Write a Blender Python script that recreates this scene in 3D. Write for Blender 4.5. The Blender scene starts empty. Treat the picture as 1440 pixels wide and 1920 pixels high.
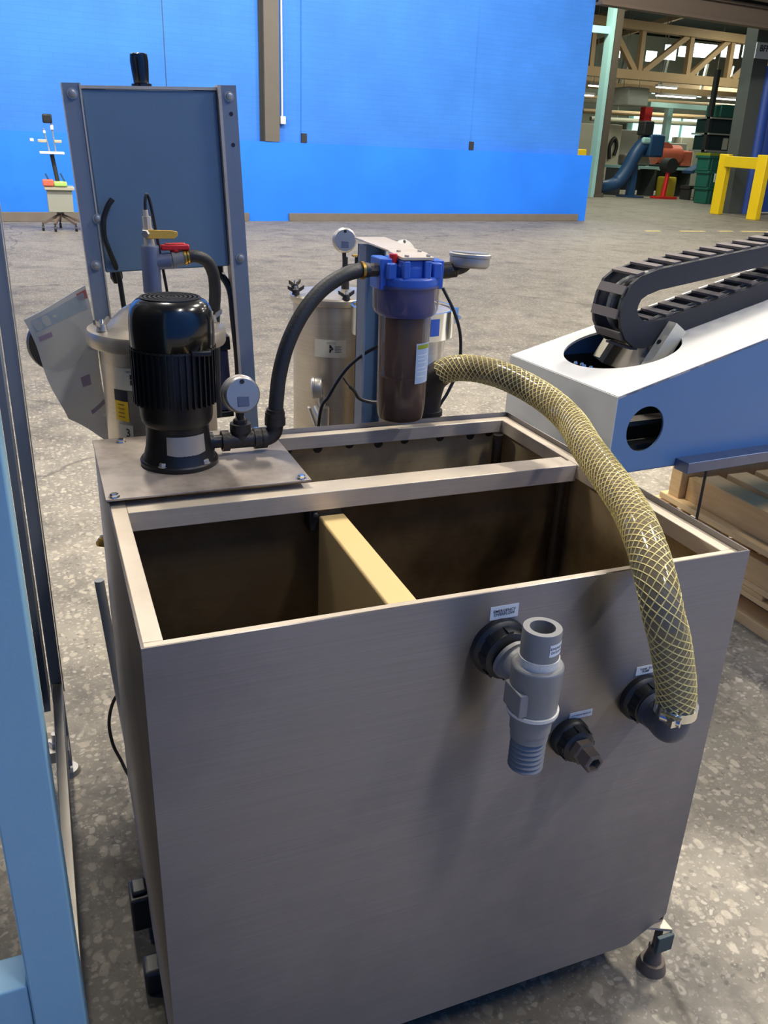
import bpy, math, random
from mathutils import Vector, Matrix, Euler
random.seed(7)
PI = math.pi
scene = bpy.context.scene
COL = scene.collection

# ------------------------------------------------------------------ helpers
class MB:
    """collects shapes and links them as ONE mesh object"""
    def __init__(s):
        s.v = []; s.f = []
    def add(s, vs, fs):
        o = len(s.v); s.v += [tuple(p) for p in vs]; s.f += [tuple(i + o for i in f) for f in fs]; return s
    def box(s, x0, x1, y0, y1, z0, z1, M=None):
        vs = [Vector((x, y, z)) for z in (z0, z1) for y in (y0, y1) for x in (x0, x1)]
        if M is not None: vs = [M @ p for p in vs]
        return s.add(vs, [(0, 2, 3, 1), (4, 5, 7, 6), (0, 1, 5, 4), (2, 6, 7, 3), (0, 4, 6, 2), (1, 3, 7, 5)])
    def beam(s, a, b, w, h, up=(0, 0, 1)):
        a = Vector(a); b = Vector(b); d = (b - a); L = d.length; d.normalize()
        u = Vector(up); x = d.cross(u)
        if x.length < 1e-5: x = d.cross(Vector((0, 1, 0)))
        x.normalize(); z = x.cross(d)
        vs = [a + d * t + x * (i * w / 2) + z * (j * h / 2) for t in (0, L) for j in (-1, 1) for i in (-1, 1)]
        return s.add(vs, [(0, 2, 3, 1), (4, 5, 7, 6), (0, 1, 5, 4), (2, 6, 7, 3), (0, 4, 6, 2), (1, 3, 7, 5)])
    def lathe(s, o, d, prof, n=32, caps=True):
        """prof: list of (radius, distance along d from o)"""
        o = Vector(o); d = Vector(d).normalized()
        x = d.cross(Vector((0, 0, 1)))
        if x.length < 1e-4: x = Vector((1, 0, 0))
        x.normalize(); y = d.cross(x)
        vs = []; fs = []
        for r, h in prof:
            for k in range(n):
                a = 2 * PI * k / n
                vs.append(o + d * h + x * (r * math.cos(a)) + y * (r * math.sin(a)))
        m = len(prof)
        for i in range(m - 1):
            for k in range(n):
                k2 = (k + 1) % n
                fs.append((i * n + k, i * n + k2, (i + 1) * n + k2, (i + 1) * n + k))
        if caps:
            fs.append(tuple(range(n - 1, -1, -1))); fs.append(tuple((m - 1) * n + k for k in range(n)))
        return s.add(vs, fs)
    def cyl(s, a, b, r, r2=None, n=24):
        a = Vector(a); b = Vector(b)
        return s.lathe(a, b - a, [(r, 0), (r if r2 is None else r2, (b - a).length)], n)
    def ring(s, o, d, r0, r1, h0, h1, n=40):
        return s.lathe(o, d, [(r0, h0), (r1, h0), (r1, h1), (r0, h1), (r0, h0)], n, caps=False)
    def hexa(s, o, d, r, h):
        o = Vector(o); d = Vector(d).normalized()
        return s.lathe(o, d, [(r, 0), (r, h * .8), (r * .85, h)], 6)
    def tube(s, pts, r, n=12, caps=True):
        pts = [Vector(p) for p in pts]; m = len(pts)
        rr = r if hasattr(r, '__len__') else [r] * m
        t = []
        for i in range(m):
            d = pts[min(i + 1, m - 1)] - pts[max(i - 1, 0)]
            t.append(d.normalized() if d.length > 1e-9 else Vector((0, 0, 1)))
        x = t[0].cross(Vector((0, 0, 1)))
        if x.length < 1e-3: x = t[0].cross(Vector((0, 1, 0)))
        x.normalize(); vs = []; fs = []
        for i in range(m):
            x = (x - t[i] * x.dot(t[i])).normalized(); y = t[i].cross(x)
            for k in range(n):
                a = 2 * PI * k / n
                vs.append(pts[i] + x * (rr[i] * math.cos(a)) + y * (rr[i] * math.sin(a)))
        for i in range(m - 1):
            for k in range(n):
                k2 = (k + 1) % n
                fs.append((i * n + k, i * n + k2, (i + 1) * n + k2, (i + 1) * n + k))
        if caps:
            fs.append(tuple(range(n - 1, -1, -1))); fs.append(tuple((m - 1) * n + k for k in range(n)))
        return s.add(vs, fs)
    def prism(s, poly, fn, t0, t1):
        """poly: 2D outline; fn(a, b, t) -> 3D point"""
        n = len(poly)
        vs = [fn(a, b, t0) for a, b in poly] + [fn(a, b, t1) for a, b in poly]
        fs = [tuple(range(n - 1, -1, -1)), tuple(range(n, 2 * n))]
        fs += [(i, (i + 1) % n, n + (i + 1) % n, n + i) for i in range(n)]
        return s.add(vs, fs)
    def holed(s, poly, c, r, fn, t0, t1, n=64):
        """convex polygon plate with a round hole"""
        angs = [2 * PI * k / n for k in range(n)]
        for a, b in poly: angs.append(math.atan2(b - c[1], a - c[0]) % (2 * PI))
        angs = sorted(set(round(a, 6) for a in angs))
        outer = []; inner = []
        P = poly; m = len(P)
        for a in angs:
            dx, dy = math.cos(a), math.sin(a); best = None
            for i in range(m):
                x1, y1 = P[i]; x2, y2 = P[(i + 1) % m]
                ex, ey = x2 - x1, y2 - y1; den = dx * ey - dy * ex
                if abs(den) < 1e-12: continue
                t = ((x1 - c[0]) * ey - (y1 - c[1]) * ex) / den
                q = ((x1 - c[0]) * dy - (y1 - c[1]) * dx) / den
                if t > 0 and -1e-6 <= q <= 1 + 1e-6 and (best is None or t < best): best = t
            outer.append((c[0] + dx * best, c[1] + dy * best)); inner.append((c[0] + dx * r, c[1] + dy * r))
        N = len(angs)
        vs = [fn(a, b, t0) for a, b in outer] + [fn(a, b, t0) for a, b in inner] + [fn(a, b, t1) for a, b in outer] + [fn(a, b, t1) for a, b in inner]
        fs = []
        for i in range(N):
            j = (i + 1) % N
            fs += [(i, j, N + j, N + i), (2 * N + i, 3 * N + i, 3 * N + j, 2 * N + j), (i, 2 * N + i, 2 * N + j, j), (N + i, N + j, 3 * N + j, 3 * N + i)]
        return s.add(vs, fs)
    def build(s, name, mat, parent=None, local=False, bevel=0, smooth=0.6, nrm=True):
        off = Vector((0, 0, 0))
        if parent is not None and not local:
            off = root_of(parent).location
        me = bpy.data.meshes.new(name)
        me.from_pydata([Vector(p) - off for p in s.v], [], s.f)
        me.validate()
        if nrm:
            import bmesh
            bm = bmesh.new(); bm.from_mesh(me); bmesh.ops.recalc_face_normals(bm, faces=bm.faces[:]); bm.to_mesh(me); bm.free()
        if smooth:
            for p in me.polygons: p.use_smooth = True
            me.set_sharp_from_angle(angle=smooth)
        me.materials.append(mat)
        o = bpy.data.objects.new(name, me); COL.objects.link(o)
        if parent is not None: o.parent = parent
        if bevel:
            b = o.modifiers.new('bevel', 'BEVEL'); b.width = bevel; b.segments = 2; b.limit_method = 'ANGLE'; b.angle_limit = 0.7
        return o
def root_of(o):
    while o.parent is not None: o = o.parent
    return o
def tag(o, label, cat, group=None, kind=None):
    o['label'] = label; o['category'] = cat
    if group: o['group'] = group
    if kind: o['kind'] = kind
    return o
def thing(name, label, cat, loc=(0, 0, 0), rot=(0, 0, 0), group=None):
    o = bpy.data.objects.new(name, None); COL.objects.link(o)
    o.empty_display_size = .05; o.location = loc; o.rotation_euler = rot
    return tag(o, label, cat, group)
def struct(o):
    o['kind'] = 'structure'; return o
def lab(o, label):
    o['label'] = label; return o
def copy_tree(o, parent=None):
    c = o.copy(); COL.objects.link(c)
    if parent is not None: c.parent = parent
    for ch in list(o.children): copy_tree(ch, c)
    return c
def spline(pts, sub=10):
    """Catmull-Rom through pts"""
    P = [Vector(p) for p in pts]; P = [P[0] * 2 - P[1]] + P + [P[-1] * 2 - P[-2]]; out = []
    for i in range(1, len(P) - 2):
        for k in range(sub):
            t = k / sub; a, b, c, d = P[i - 1], P[i], P[i + 1], P[i + 2]
            out.append(.5 * ((2 * b) + (c - a) * t + (2 * a - 5 * b + 4 * c - d) * t * t + (3 * b - a - 3 * c + d) * t ** 3))
    out.append(P[-2]); return out
def text_mesh(body, size, align='CENTER', bold=0):
    cu = bpy.data.curves.new('lettering', 'FONT'); cu.body = body; cu.size = size
    cu.align_x = align; cu.align_y = 'CENTER'; cu.extrude = size * .01; cu.space_line = .85; cu.offset = bold; cu.resolution_u = 3
    o = bpy.data.objects.new('lettering', cu); COL.objects.link(o)
    bpy.context.view_layer.update()
    me = bpy.data.meshes.new_from_object(o.evaluated_get(bpy.context.evaluated_depsgraph_get()))
    vs = [v.co.copy() for v in me.vertices]; fs = [tuple(p.vertices) for p in me.polygons]
    bpy.data.objects.remove(o); bpy.data.curves.remove(cu); bpy.data.meshes.remove(me)
    return vs, fs
def text(body, size, loc, rot, mat, parent, name='lettering', world=True, align='CENTER', bold=0):
    vs, fs = text_mesh(body, size, align, bold)
    X = Matrix.Translation(Vector(loc)) @ Euler(rot).to_matrix().to_4x4()
    m = MB(); m.add([X @ v for v in vs], fs)
    return m.build(name, mat, parent, local=not world, smooth=0, nrm=False)

# ------------------------------------------------------------------ materials
def lin(c):
    return tuple(((x / 255) / 12.92 if x / 255 <= .04045 else ((x / 255 + .055) / 1.055) ** 2.4) for x in c) + (1,)
def new_mat(name):
    m = bpy.data.materials.new(name); m.use_nodes = True
    return m, m.node_tree, m.node_tree.nodes['Principled BSDF']
def node(nt, t, **kw):
    n = nt.nodes.new(t)
    for k, v in kw.items():
        if k in n.inputs: n.inputs[k].default_value = v
        else: setattr(n, k, v)
    return n
def pmat(name, col, rough=.5, metal=0., var=.12, scale=6., bump=0., bscale=60., spec=.5, alpha=1., trans=0., coat=0., rvar=0., stretch=None, emit=None, estr=0):
    m, nt, b = new_mat(name); L = nt.links.new
    if isinstance(col[0], int): col = lin(col)
    col = tuple(col[:3]) + (1,)
    tc = node(nt, 'ShaderNodeTexCoord'); src = tc.outputs['Object']
    if stretch:
        mp = node(nt, 'ShaderNodeMapping'); mp.inputs['Scale'].default_value = stretch; L(src, mp.inputs[0]); src = mp.outputs[0]
    nz = node(nt, 'ShaderNodeTexNoise', Scale=scale, Detail=6., Roughness=.6); L(src, nz.inputs['Vector'])
    mx = node(nt, 'ShaderNodeMix', data_type='RGBA')
    mx.inputs[6].default_value = tuple(c * (1 - var) for c in col[:3]) + (1,)
    mx.inputs[7].default_value = tuple(min(1, c * (1 + var)) for c in col[:3]) + (1,)
    L(nz.outputs['Fac'], mx.inputs[0]); L(mx.outputs[2], b.inputs['Base Color'])
    b.inputs['Roughness'].default_value = rough; b.inputs['Metallic'].default_value = metal
    b.inputs['Specular IOR Level'].default_value = spec; b.inputs['Alpha'].default_value = alpha
    b.inputs['Transmission Weight'].default_value = trans; b.inputs['Coat Weight'].default_value = coat
    if rvar:
        mr = node(nt, 'ShaderNodeMapRange'); mr.inputs[3].default_value = max(0.02, rough - rvar); mr.inputs[4].default_value = min(1, rough + rvar)
        L(nz.outputs['Fac'], mr.inputs[0]); L(mr.outputs[0], b.inputs['Roughness'])
    if bump:
        n2 = node(nt, 'ShaderNodeTexNoise', Scale=bscale, Detail=4.); L(src, n2.inputs['Vector'])
        bp = node(nt, 'ShaderNodeBump', Strength=bump, Distance=.004); L(n2.outputs['Fac'], bp.inputs['Height']); L(bp.outputs[0], b.inputs['Normal'])
    if emit:
        b.inputs['Emission Color'].default_value = lin(emit) if isinstance(emit[0], int) else tuple(emit[:3]) + (1,); b.inputs['Emission Strength'].default_value = estr
    return m

def floor_mat():
    m, nt, b = new_mat('worn concrete floor'); L = nt.links.new
    tc = node(nt, 'ShaderNodeTexCoord'); src = tc.outputs['Object']
    wp = node(nt, 'ShaderNodeTexNoise', Scale=22., Detail=3.); L(src, wp.inputs['Vector'])
    add = node(nt, 'ShaderNodeMix', data_type='VECTOR'); add.inputs[0].default_value = .035; L(src, add.inputs[4]); L(wp.outputs['Color'], add.inputs[5])
    big = node(nt, 'ShaderNodeTexNoise', Scale=.7, Detail=7., Roughness=.62); L(src, big.inputs['Vector'])
    mid = node(nt, 'ShaderNodeTexNoise', Scale=4., Detail=6., Roughness=.68); L(src, mid.inputs['Vector'])
    r0 = node(nt, 'ShaderNodeValToRGB'); e = r0.color_ramp.elements
    e[0].position = .36; e[0].color = lin((138, 131, 117)); e[1].position = .66; e[1].color = lin((166, 158, 141)); L(mid.outputs['Fac'], r0.inputs[0])
    r0b = node(nt, 'ShaderNodeMapRange'); r0b.inputs[1].default_value = .35; r0b.inputs[2].default_value = .65; r0b.inputs[3].default_value = .82; r0b.inputs[4].default_value = 1.12; L(big.outputs['Fac'], r0b.inputs[0])
    cur = node(nt, 'ShaderNodeMix', data_type='RGBA', blend_type='MULTIPLY'); cur.inputs[0].default_value = 1.; L(r0.outputs[0], cur.inputs[6]); L(r0b.outputs[0], cur.inputs[7])
    out = cur.outputs[2]; hgt = None
    # stone chips of three sizes, light and dark
    for sc, thr, dmax, cl, ch, amt, mp_s in [(38., .52, .46, (172, 162, 142), (206, 195, 174), .8, (1, .7, 1)), (75., .5, .44, (168, 158, 140), (210, 200, 180), .75, (.75, 1, 1)), (52., .74, .4, (84, 82, 78), (112, 108, 100), .5, (1, 1, 1)), (150., .6, .42, (150, 142, 126), (200, 190, 172), .7, (1, 1, 1))]:
        mp = node(nt, 'ShaderNodeMapping'); mp.inputs['Scale'].default_value = mp_s; mp.inputs['Location'].default_value = (sc * .13, sc * .07, 0); L(add.outputs[1], mp.inputs[0])
        v = node(nt, 'ShaderNodeTexVoronoi', Scale=sc, Randomness=1.); L(mp.outputs[0], v.inputs['Vector'])
        sep = node(nt, 'ShaderNodeSeparateColor'); L(v.outputs['Color'], sep.inputs[0])
        a = node(nt, 'ShaderNodeMapRange'); a.inputs[1].default_value = thr; a.inputs[2].default_value = thr + .04; L(sep.outputs[0], a.inputs[0])
        d = node(nt, 'ShaderNodeMapRange'); d.inputs[1].default_value = dmax; d.inputs[2].default_value = dmax - .12; L(v.outputs['Distance'], d.inputs[0])
        mm = node(nt, 'ShaderNodeMath', operation='MULTIPLY'); L(a.outputs[0], mm.inputs[0]); L(d.outputs[0], mm.inputs[1])
        m2 = node(nt, 'ShaderNodeMath', operation='MULTIPLY'); m2.inputs[1].default_value = amt; L(mm.outputs[0], m2.inputs[0])
        c = node(nt, 'ShaderNodeMix', data_type='RGBA'); c.inputs[6].default_value = lin(cl); c.inputs[7].default_value = lin(ch); L(sep.outputs[1], c.inputs[0])
        mx = node(nt, 'ShaderNodeMix', data_type='RGBA'); L(out, mx.inputs[6]); L(c.outputs[2], mx.inputs[7]); L(m2.outputs[0], mx.inputs[0]); out = mx.outputs[2]
        if hgt is None: hgt = mm.outputs[0]
    # cracks
    cn = node(nt, 'ShaderNodeTexNoise', Scale=1.3, Detail=5.); L(src, cn.inputs['Vector'])
    ca = node(nt, 'ShaderNodeMix', data_type='VECTOR'); ca.inputs[0].default_value = .35; L(src, ca.inputs[4]); L(cn.outputs['Color'], ca.inputs[5])
    cv = node(nt, 'ShaderNodeTexVoronoi', Scale=.28, feature='DISTANCE_TO_EDGE'); L(ca.outputs[1], cv.inputs['Vector'])
    cr = node(nt, 'ShaderNodeMapRange'); cr.inputs[1].default_value = .0008; cr.inputs[2].default_value = .0035; cr.inputs[3].default_value = .6; L(cv.outputs['Distance'], cr.inputs[0])
    m5 = node(nt, 'ShaderNodeMix', data_type='RGBA', blend_type='MULTIPLY'); m5.inputs[0].default_value = 1.; L(out, m5.inputs[6]); L(cr.outputs[0], m5.inputs[7])
    gn = node(nt, 'ShaderNodeTexNoise', Scale=2.2, Detail=8., Roughness=.72); L(src, gn.inputs['Vector'])
    gr = node(nt, 'ShaderNodeMapRange'); gr.inputs[1].default_value = .34; gr.inputs[2].default_value = .5; gr.inputs[3].default_value = .62; L(gn.outputs['Fac'], gr.inputs[0])
    m6 = node(nt, 'ShaderNodeMix', data_type='RGBA', blend_type='MULTIPLY'); m6.inputs[0].default_value = 1.; L(m5.outputs[2], m6.inputs[6]); L(gr.outputs[0], m6.inputs[7])
    rn = node(nt, 'ShaderNodeTexNoise', Scale=3.1, Detail=7., Roughness=.7); mp = node(nt, 'ShaderNodeMapping'); mp.inputs['Location'].default_value = (4.3, 1.7, 0); L(src, mp.inputs[0]); L(mp.outputs[0], rn.inputs['Vector'])
    rr = node(nt, 'ShaderNodeMapRange'); rr.inputs[1].default_value = .66; rr.inputs[2].default_value = .76; rr.inputs[4].default_value = .6; L(rn.outputs['Fac'], rr.inputs[0])
    m7 = node(nt, 'ShaderNodeMix', data_type='RGBA'); m7.inputs[7].default_value = lin((130, 90, 66)); L(rr.outputs[0], m7.inputs[0]); L(m6.outputs[2], m7.inputs[6])
    # blotches round the tank: oily grime plus its painted shadow; darker floor further away
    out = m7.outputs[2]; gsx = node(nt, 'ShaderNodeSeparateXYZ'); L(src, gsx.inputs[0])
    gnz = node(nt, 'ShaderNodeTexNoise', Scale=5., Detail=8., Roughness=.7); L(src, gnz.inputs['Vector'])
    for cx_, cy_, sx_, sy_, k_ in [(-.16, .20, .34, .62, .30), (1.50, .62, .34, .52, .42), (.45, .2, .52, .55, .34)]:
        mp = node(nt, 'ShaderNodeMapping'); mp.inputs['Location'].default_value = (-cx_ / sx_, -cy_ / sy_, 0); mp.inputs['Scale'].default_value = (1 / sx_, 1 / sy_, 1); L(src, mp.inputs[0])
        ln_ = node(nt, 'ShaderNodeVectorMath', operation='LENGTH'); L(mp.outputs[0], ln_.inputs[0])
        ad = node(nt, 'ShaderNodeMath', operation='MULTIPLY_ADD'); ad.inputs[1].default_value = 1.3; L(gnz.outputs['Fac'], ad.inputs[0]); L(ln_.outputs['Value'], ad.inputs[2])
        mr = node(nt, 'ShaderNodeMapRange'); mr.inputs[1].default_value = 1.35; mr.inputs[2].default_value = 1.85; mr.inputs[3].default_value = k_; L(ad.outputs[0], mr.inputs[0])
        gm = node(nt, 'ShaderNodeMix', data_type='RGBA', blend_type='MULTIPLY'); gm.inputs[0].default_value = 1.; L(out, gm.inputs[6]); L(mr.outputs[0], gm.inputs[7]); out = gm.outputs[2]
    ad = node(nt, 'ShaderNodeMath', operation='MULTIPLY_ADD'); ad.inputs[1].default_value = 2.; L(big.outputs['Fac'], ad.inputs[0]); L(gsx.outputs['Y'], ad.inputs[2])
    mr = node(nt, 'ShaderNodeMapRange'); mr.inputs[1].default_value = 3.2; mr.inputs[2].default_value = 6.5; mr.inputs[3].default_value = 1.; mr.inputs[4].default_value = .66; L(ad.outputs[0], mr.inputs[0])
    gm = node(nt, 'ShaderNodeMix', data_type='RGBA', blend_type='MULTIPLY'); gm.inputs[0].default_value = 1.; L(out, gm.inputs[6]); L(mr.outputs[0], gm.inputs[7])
    L(gm.outputs[2], b.inputs['Base Color'])
    rg = node(nt, 'ShaderNodeMapRange'); rg.inputs[3].default_value = .55; rg.inputs[4].default_value = .8; L(mid.outputs['Fac'], rg.inputs[0]); L(rg.outputs[0], b.inputs['Roughness'])
    b.inputs['Specular IOR Level'].default_value = .3
    bp = node(nt, 'ShaderNodeBump', Strength=.15, Distance=.002); L(hgt, bp.inputs['Height']); L(bp.outputs[0], b.inputs['Normal'])
    return m
def wall_mat(name, col, brick=True):
    m, nt, b = new_mat(name); L = nt.links.new
    tc = node(nt, 'ShaderNodeTexCoord'); mp = node(nt, 'ShaderNodeMapping'); mp.inputs['Rotation'].default_value = (PI / 2, 0, 0); L(tc.outputs['Object'], mp.inputs[0])
    bk = node(nt, 'ShaderNodeTexBrick', Scale=1.); bk.inputs['Brick Width'].default_value = .4; bk.inputs['Row Height'].default_value = .1; bk.inputs['Mortar Size'].default_value = .006
    c = lin(col)
    bk.inputs['Color1'].default_value = c; bk.inputs['Color2'].default_value = tuple(x * .96 for x in c[:3]) + (1,); bk.inputs['Mortar'].default_value = tuple(x * .9 for x in c[:3]) + (1,)
    L(mp.outputs[0], bk.inputs['Vector'])
    nz = node(nt, 'ShaderNodeTexNoise', Scale=.8, Detail=6.); L(tc.outputs['Object'], nz.inputs['Vector'])
    mr = node(nt, 'ShaderNodeMapRange'); mr.inputs[1].default_value = .3; mr.inputs[2].default_value = .7; mr.inputs[3].default_value = .9; mr.inputs[4].default_value = 1.08; L(nz.outputs['Fac'], mr.inputs[0])
    mx = node(nt, 'ShaderNodeMix', data_type='RGBA', blend_type='MULTIPLY'); mx.inputs[0].default_value = 1.
    if brick: L(bk.outputs['Color'], mx.inputs[6])
    else: mx.inputs[6].default_value = c
    L(mr.outputs[0], mx.inputs[7]); L(mx.outputs[2], b.inputs['Base Color'])
    b.inputs['Roughness'].default_value = .55; b.inputs['Specular IOR Level'].default_value = .25
    return m
def steel_mat(name, col, rough=.36, stain=.25, sscale=3., brown=(90, 80, 66), metal=1., aniso=0.):
    m, nt, b = new_mat(name); L = nt.links.new
    tc = node(nt, 'ShaderNodeTexCoord'); src = tc.outputs['Object']
    nz = node(nt, 'ShaderNodeTexNoise', Scale=sscale, Detail=7., Roughness=.6); L(src, nz.inputs['Vector'])
    mp = node(nt, 'ShaderNodeMapping'); mp.inputs['Scale'].default_value = (1.5, 1.5, 220); L(src, mp.inputs[0])
    gr = node(nt, 'ShaderNodeTexNoise', Scale=3., Detail=3.); L(mp.outputs[0], gr.inputs['Vector'])
    mr = node(nt, 'ShaderNodeMapRange'); mr.inputs[1].default_value = .42; mr.inputs[2].default_value = .68; mr.inputs[4].default_value = stain; L(nz.outputs['Fac'], mr.inputs[0])
    mx = node(nt, 'ShaderNodeMix', data_type='RGBA'); mx.inputs[6].default_value = lin(col); mx.inputs[7].default_value = lin(brown); L(mr.outputs[0], mx.inputs[0])
    m2 = node(nt, 'ShaderNodeMix', data_type='RGBA', blend_type='MULTIPLY'); m2.inputs[0].default_value = .3; L(mx.outputs[2], m2.inputs[6]); L(gr.outputs['Fac'], m2.inputs[7])
    L(m2.outputs[2], b.inputs['Base Color']); b.inputs['Metallic'].default_value = metal
    r = node(nt, 'ShaderNodeMapRange'); r.inputs[3].default_value = rough - .08; r.inputs[4].default_value = rough + .12; L(nz.outputs['Fac'], r.inputs[0]); L(r.outputs[0], b.inputs['Roughness'])
    bp = node(nt, 'ShaderNodeBump', Strength=.04, Distance=.001); L(gr.outputs['Fac'], bp.inputs['Height']); L(bp.outputs[0], b.inputs['Normal'])
    return m
def wood_mat(name, a, bcol):
    m, nt, b = new_mat(name); L = nt.links.new
    tc = node(nt, 'ShaderNodeTexCoord'); oi = node(nt, 'ShaderNodeObjectInfo')
    mp = node(nt, 'ShaderNodeMapping'); mp.inputs['Scale'].default_value = (14, 1.4, 14); L(tc.outputs['Object'], mp.inputs[0]); L(oi.outputs['Random'], mp.inputs['Location'])
    nz = node(nt, 'ShaderNodeTexNoise', Scale=3., Detail=5., Distortion=1.2); L(mp.outputs[0], nz.inputs['Vector'])
    mx = node(nt, 'ShaderNodeMix', data_type='RGBA'); mx.inputs[6].default_value = lin(a); mx.inputs[7].default_value = lin(bcol)
    L(nz.outputs['Fac'], mx.inputs[0]); L(mx.outputs[2], b.inputs['Base Color']); b.inputs['Roughness'].default_value = .7
    return m
M = {}
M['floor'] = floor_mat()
M['wall_blue'] = wall_mat('blue painted brick', (60, 127, 218))
M['wall_blue2'] = wall_mat('blue painted concrete', (42, 126, 245), False)
M['steel'] = steel_mat('brushed stainless sheet', (150, 146, 142), .36, .5, 2.2, (92, 86, 80))
M['face'] = steel_mat('brushed stainless face', (152, 147, 144), .42, .5, 1.6, (100, 95, 90))
fb_ = M['face'].node_tree.nodes['Principled BSDF']; fb_.inputs['Anisotropic'].default_value = .88; fb_.inputs['Anisotropic Rotation'].default_value = .25
M['liner_shaded'] = steel_mat('shaded stained tank inside', (124, 106, 78), .34, .85, 3.5, (52, 42, 28), .5)  # darker copy of the tank lining carries the front compartment's shade
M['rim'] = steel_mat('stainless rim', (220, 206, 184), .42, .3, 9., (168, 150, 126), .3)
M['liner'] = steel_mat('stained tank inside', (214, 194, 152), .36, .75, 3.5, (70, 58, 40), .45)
M['cover'] = steel_mat('dirty cover plate', (186, 174, 162), .45, .8, 7., (96, 86, 78), .3)
M['polished'] = steel_mat('polished stainless vessel', (222, 212, 194), .3, .35, 3., (170, 150, 120), .75)
M['galv'] = steel_mat('bare steel strip', (165, 160, 150), .4, .3, 5., (110, 100, 90), .8)
M['chrome'] = pmat('chrome', (225, 225, 220), .14, 1., .04)
M['dull_chrome'] = pmat('dull gauge steel', (178, 174, 166), .42, .7, .1)
M['dark_iron'] = pmat('dark iron pipe', (62, 58, 55), .5, .6, .25, 30., .3, 120)
M['black_gloss'] = pmat('black gloss enamel', (13, 15, 17), .2, 0, .1, coat=.5)
M['black_semi'] = pmat('black cast enamel', (17, 18, 20), .4, 0, .2, 20., .15)
M['black_rubber'] = pmat('black rubber', (38, 38, 38), .55, 0, .2, 30., .2, 200)
M['black_plastic'] = pmat('black plastic', (26, 27, 28), .45, 0, .15, 20.)
M['charcoal'] = pmat('charcoal chain plastic', (44, 44, 47), .6, 0, .15, 14., .1)
M['chain_bar'] = pmat('dusty chain bar', (105, 97, 92), .65, 0, .12, 20.)
M['pvc'] = pmat('grey plastic pipe', (126, 126, 124), .45, 0, .08, 20.)
M['pvc_light'] = pmat('light thread tape', (214, 210, 198), .6, 0, .06, 60., .3, 300)
M['pvc_dark'] = pmat('dark slate elbow', (76, 82, 92), .45, 0, .1, 20.)
M['pvc_blue'] = pmat('slate plastic pipe', (92, 100, 122), .42, 0, .08, 20.)
M['cab'] = pmat('slate blue grey paint', (98, 124, 146), .5, 0, .05, 7., .05, 200)
M['cab_post'] = pmat('slate blue post paint', (118, 130, 146), .48, 0, .06, 7., .05, 200)
M['frame_blue'] = pmat('mid blue frame paint', (124, 168, 190), .4, 0, .05, 8., .05, 200)
M['frame_grey'] = pmat('grey blue frame paint', (120, 128, 140), .45, 0, .08, 8.)
M['mach_blue'] = pmat('machine blue paint', (88, 126, 168), .45, 0, .06, 5., .05, 200)
M['mach_grey'] = pmat('machine light grey paint', (188, 190, 186), .45, 0, .05, 9.)
M['mach_white'] = pmat('machine pale top paint', (208, 207, 202), .45, 0, .05, 9.)
M['brass'] = pmat('brass', (176, 140, 66), .35, .9, .12, 30.)
M['yellow_handle'] = pmat('yellow handle coat', (214, 168, 62), .45, 0, .15, 50.)
M['red'] = pmat('red plastic', (206, 34, 30), .35, 0, .08)
M['blue_plastic'] = pmat('blue filter plastic', (52, 96, 186), .4, 0, .08, 20.)
M['clear_bowl'] = pmat('smoky clear bowl', (104, 84, 76), .08, 0, .1, alpha=.5)
M['cartridge'] = pmat('brown filter cartridge', (96, 72, 50), .7, 0, .3, 12., stretch=(1, 1, .15))
M['sludge'] = pmat('dark brown water', (58, 42, 30), .3, 0, .25, 10., stretch=(1, 1, .2))
M['hose_tube'] = pmat('amber hose wall', (138, 124, 98), .1, 0, .1, alpha=.7, spec=.7)
M['braid'] = pmat('yellow hose braid', (226, 208, 132), .45, 0, .1)
M['tan'] = pmat('tan plastic divider', (222, 192, 130), .5, 0, .05, 5.)
M['label'] = pmat('white label', (214, 220, 222), .4, 0, .03)
M['label_cream'] = pmat('cream label', (218, 212, 190), .45, 0, .04)
M['label_blue'] = pmat('pale blue label', (168, 186, 206), .4, 0, .05, 40.)
M['yellow_label'] = pmat('yellow warning label', (245, 200, 30), .4, 0, .04)
M['ink'] = pmat('dark ink', (30, 34, 46), .5, 0, .05)
M['ink_soft'] = pmat('faded ink', (120, 122, 124), .6, 0, .1)
M['ink_olive'] = pmat('olive caution strip', (150, 160, 40), .5, 0, .1)
M['bag'] = pmat('cloudy plastic film', (190, 188, 178), .4, 0, .1, 9., alpha=.76)
M['print'] = pmat('faded print on film', (150, 128, 150), .5, 0, .1, alpha=.7)
M['print_red'] = pmat('red print on film', (176, 84, 78), .5, 0, .1, alpha=.8)
M['print_blue'] = pmat('blue grey print on film', (150, 170, 180), .5, 0, .3, 30., alpha=.55)
M['wood'] = wood_mat('pale pallet wood', (244, 214, 160), (214, 174, 114))
M['wood2'] = wood_mat('tan pallet wood', (232, 198, 142), (198, 158, 102))
M['col_grey'] = pmat('grey brown column paint', (96, 91, 83), .6, 0, .12, 3.)
M['col_dark'] = pmat('dark grey column paint', (78, 84, 80), .6, 0, .15, 2.)
M['kerb'] = pmat('grimy concrete kerb', (112, 104, 94), .8, 0, .2, 4.)
M['white'] = pmat('white paint', (226, 226, 222), .5, 0, .05)
M['dark'] = pmat('near black shade steel', (40, 42, 40), .7, 0, .2)
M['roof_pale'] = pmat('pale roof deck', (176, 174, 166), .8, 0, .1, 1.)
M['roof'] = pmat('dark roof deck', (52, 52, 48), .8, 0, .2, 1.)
M['truss'] = pmat('tan painted truss', (178, 148, 108), .65, 0, .15, 2.)
M['teal'] = pmat('pale teal paint', (176, 222, 216), .5, 0, .05)
M['brown_steel'] = pmat('brown grey steel', (98, 86, 74), .6, 0, .1)
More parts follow.
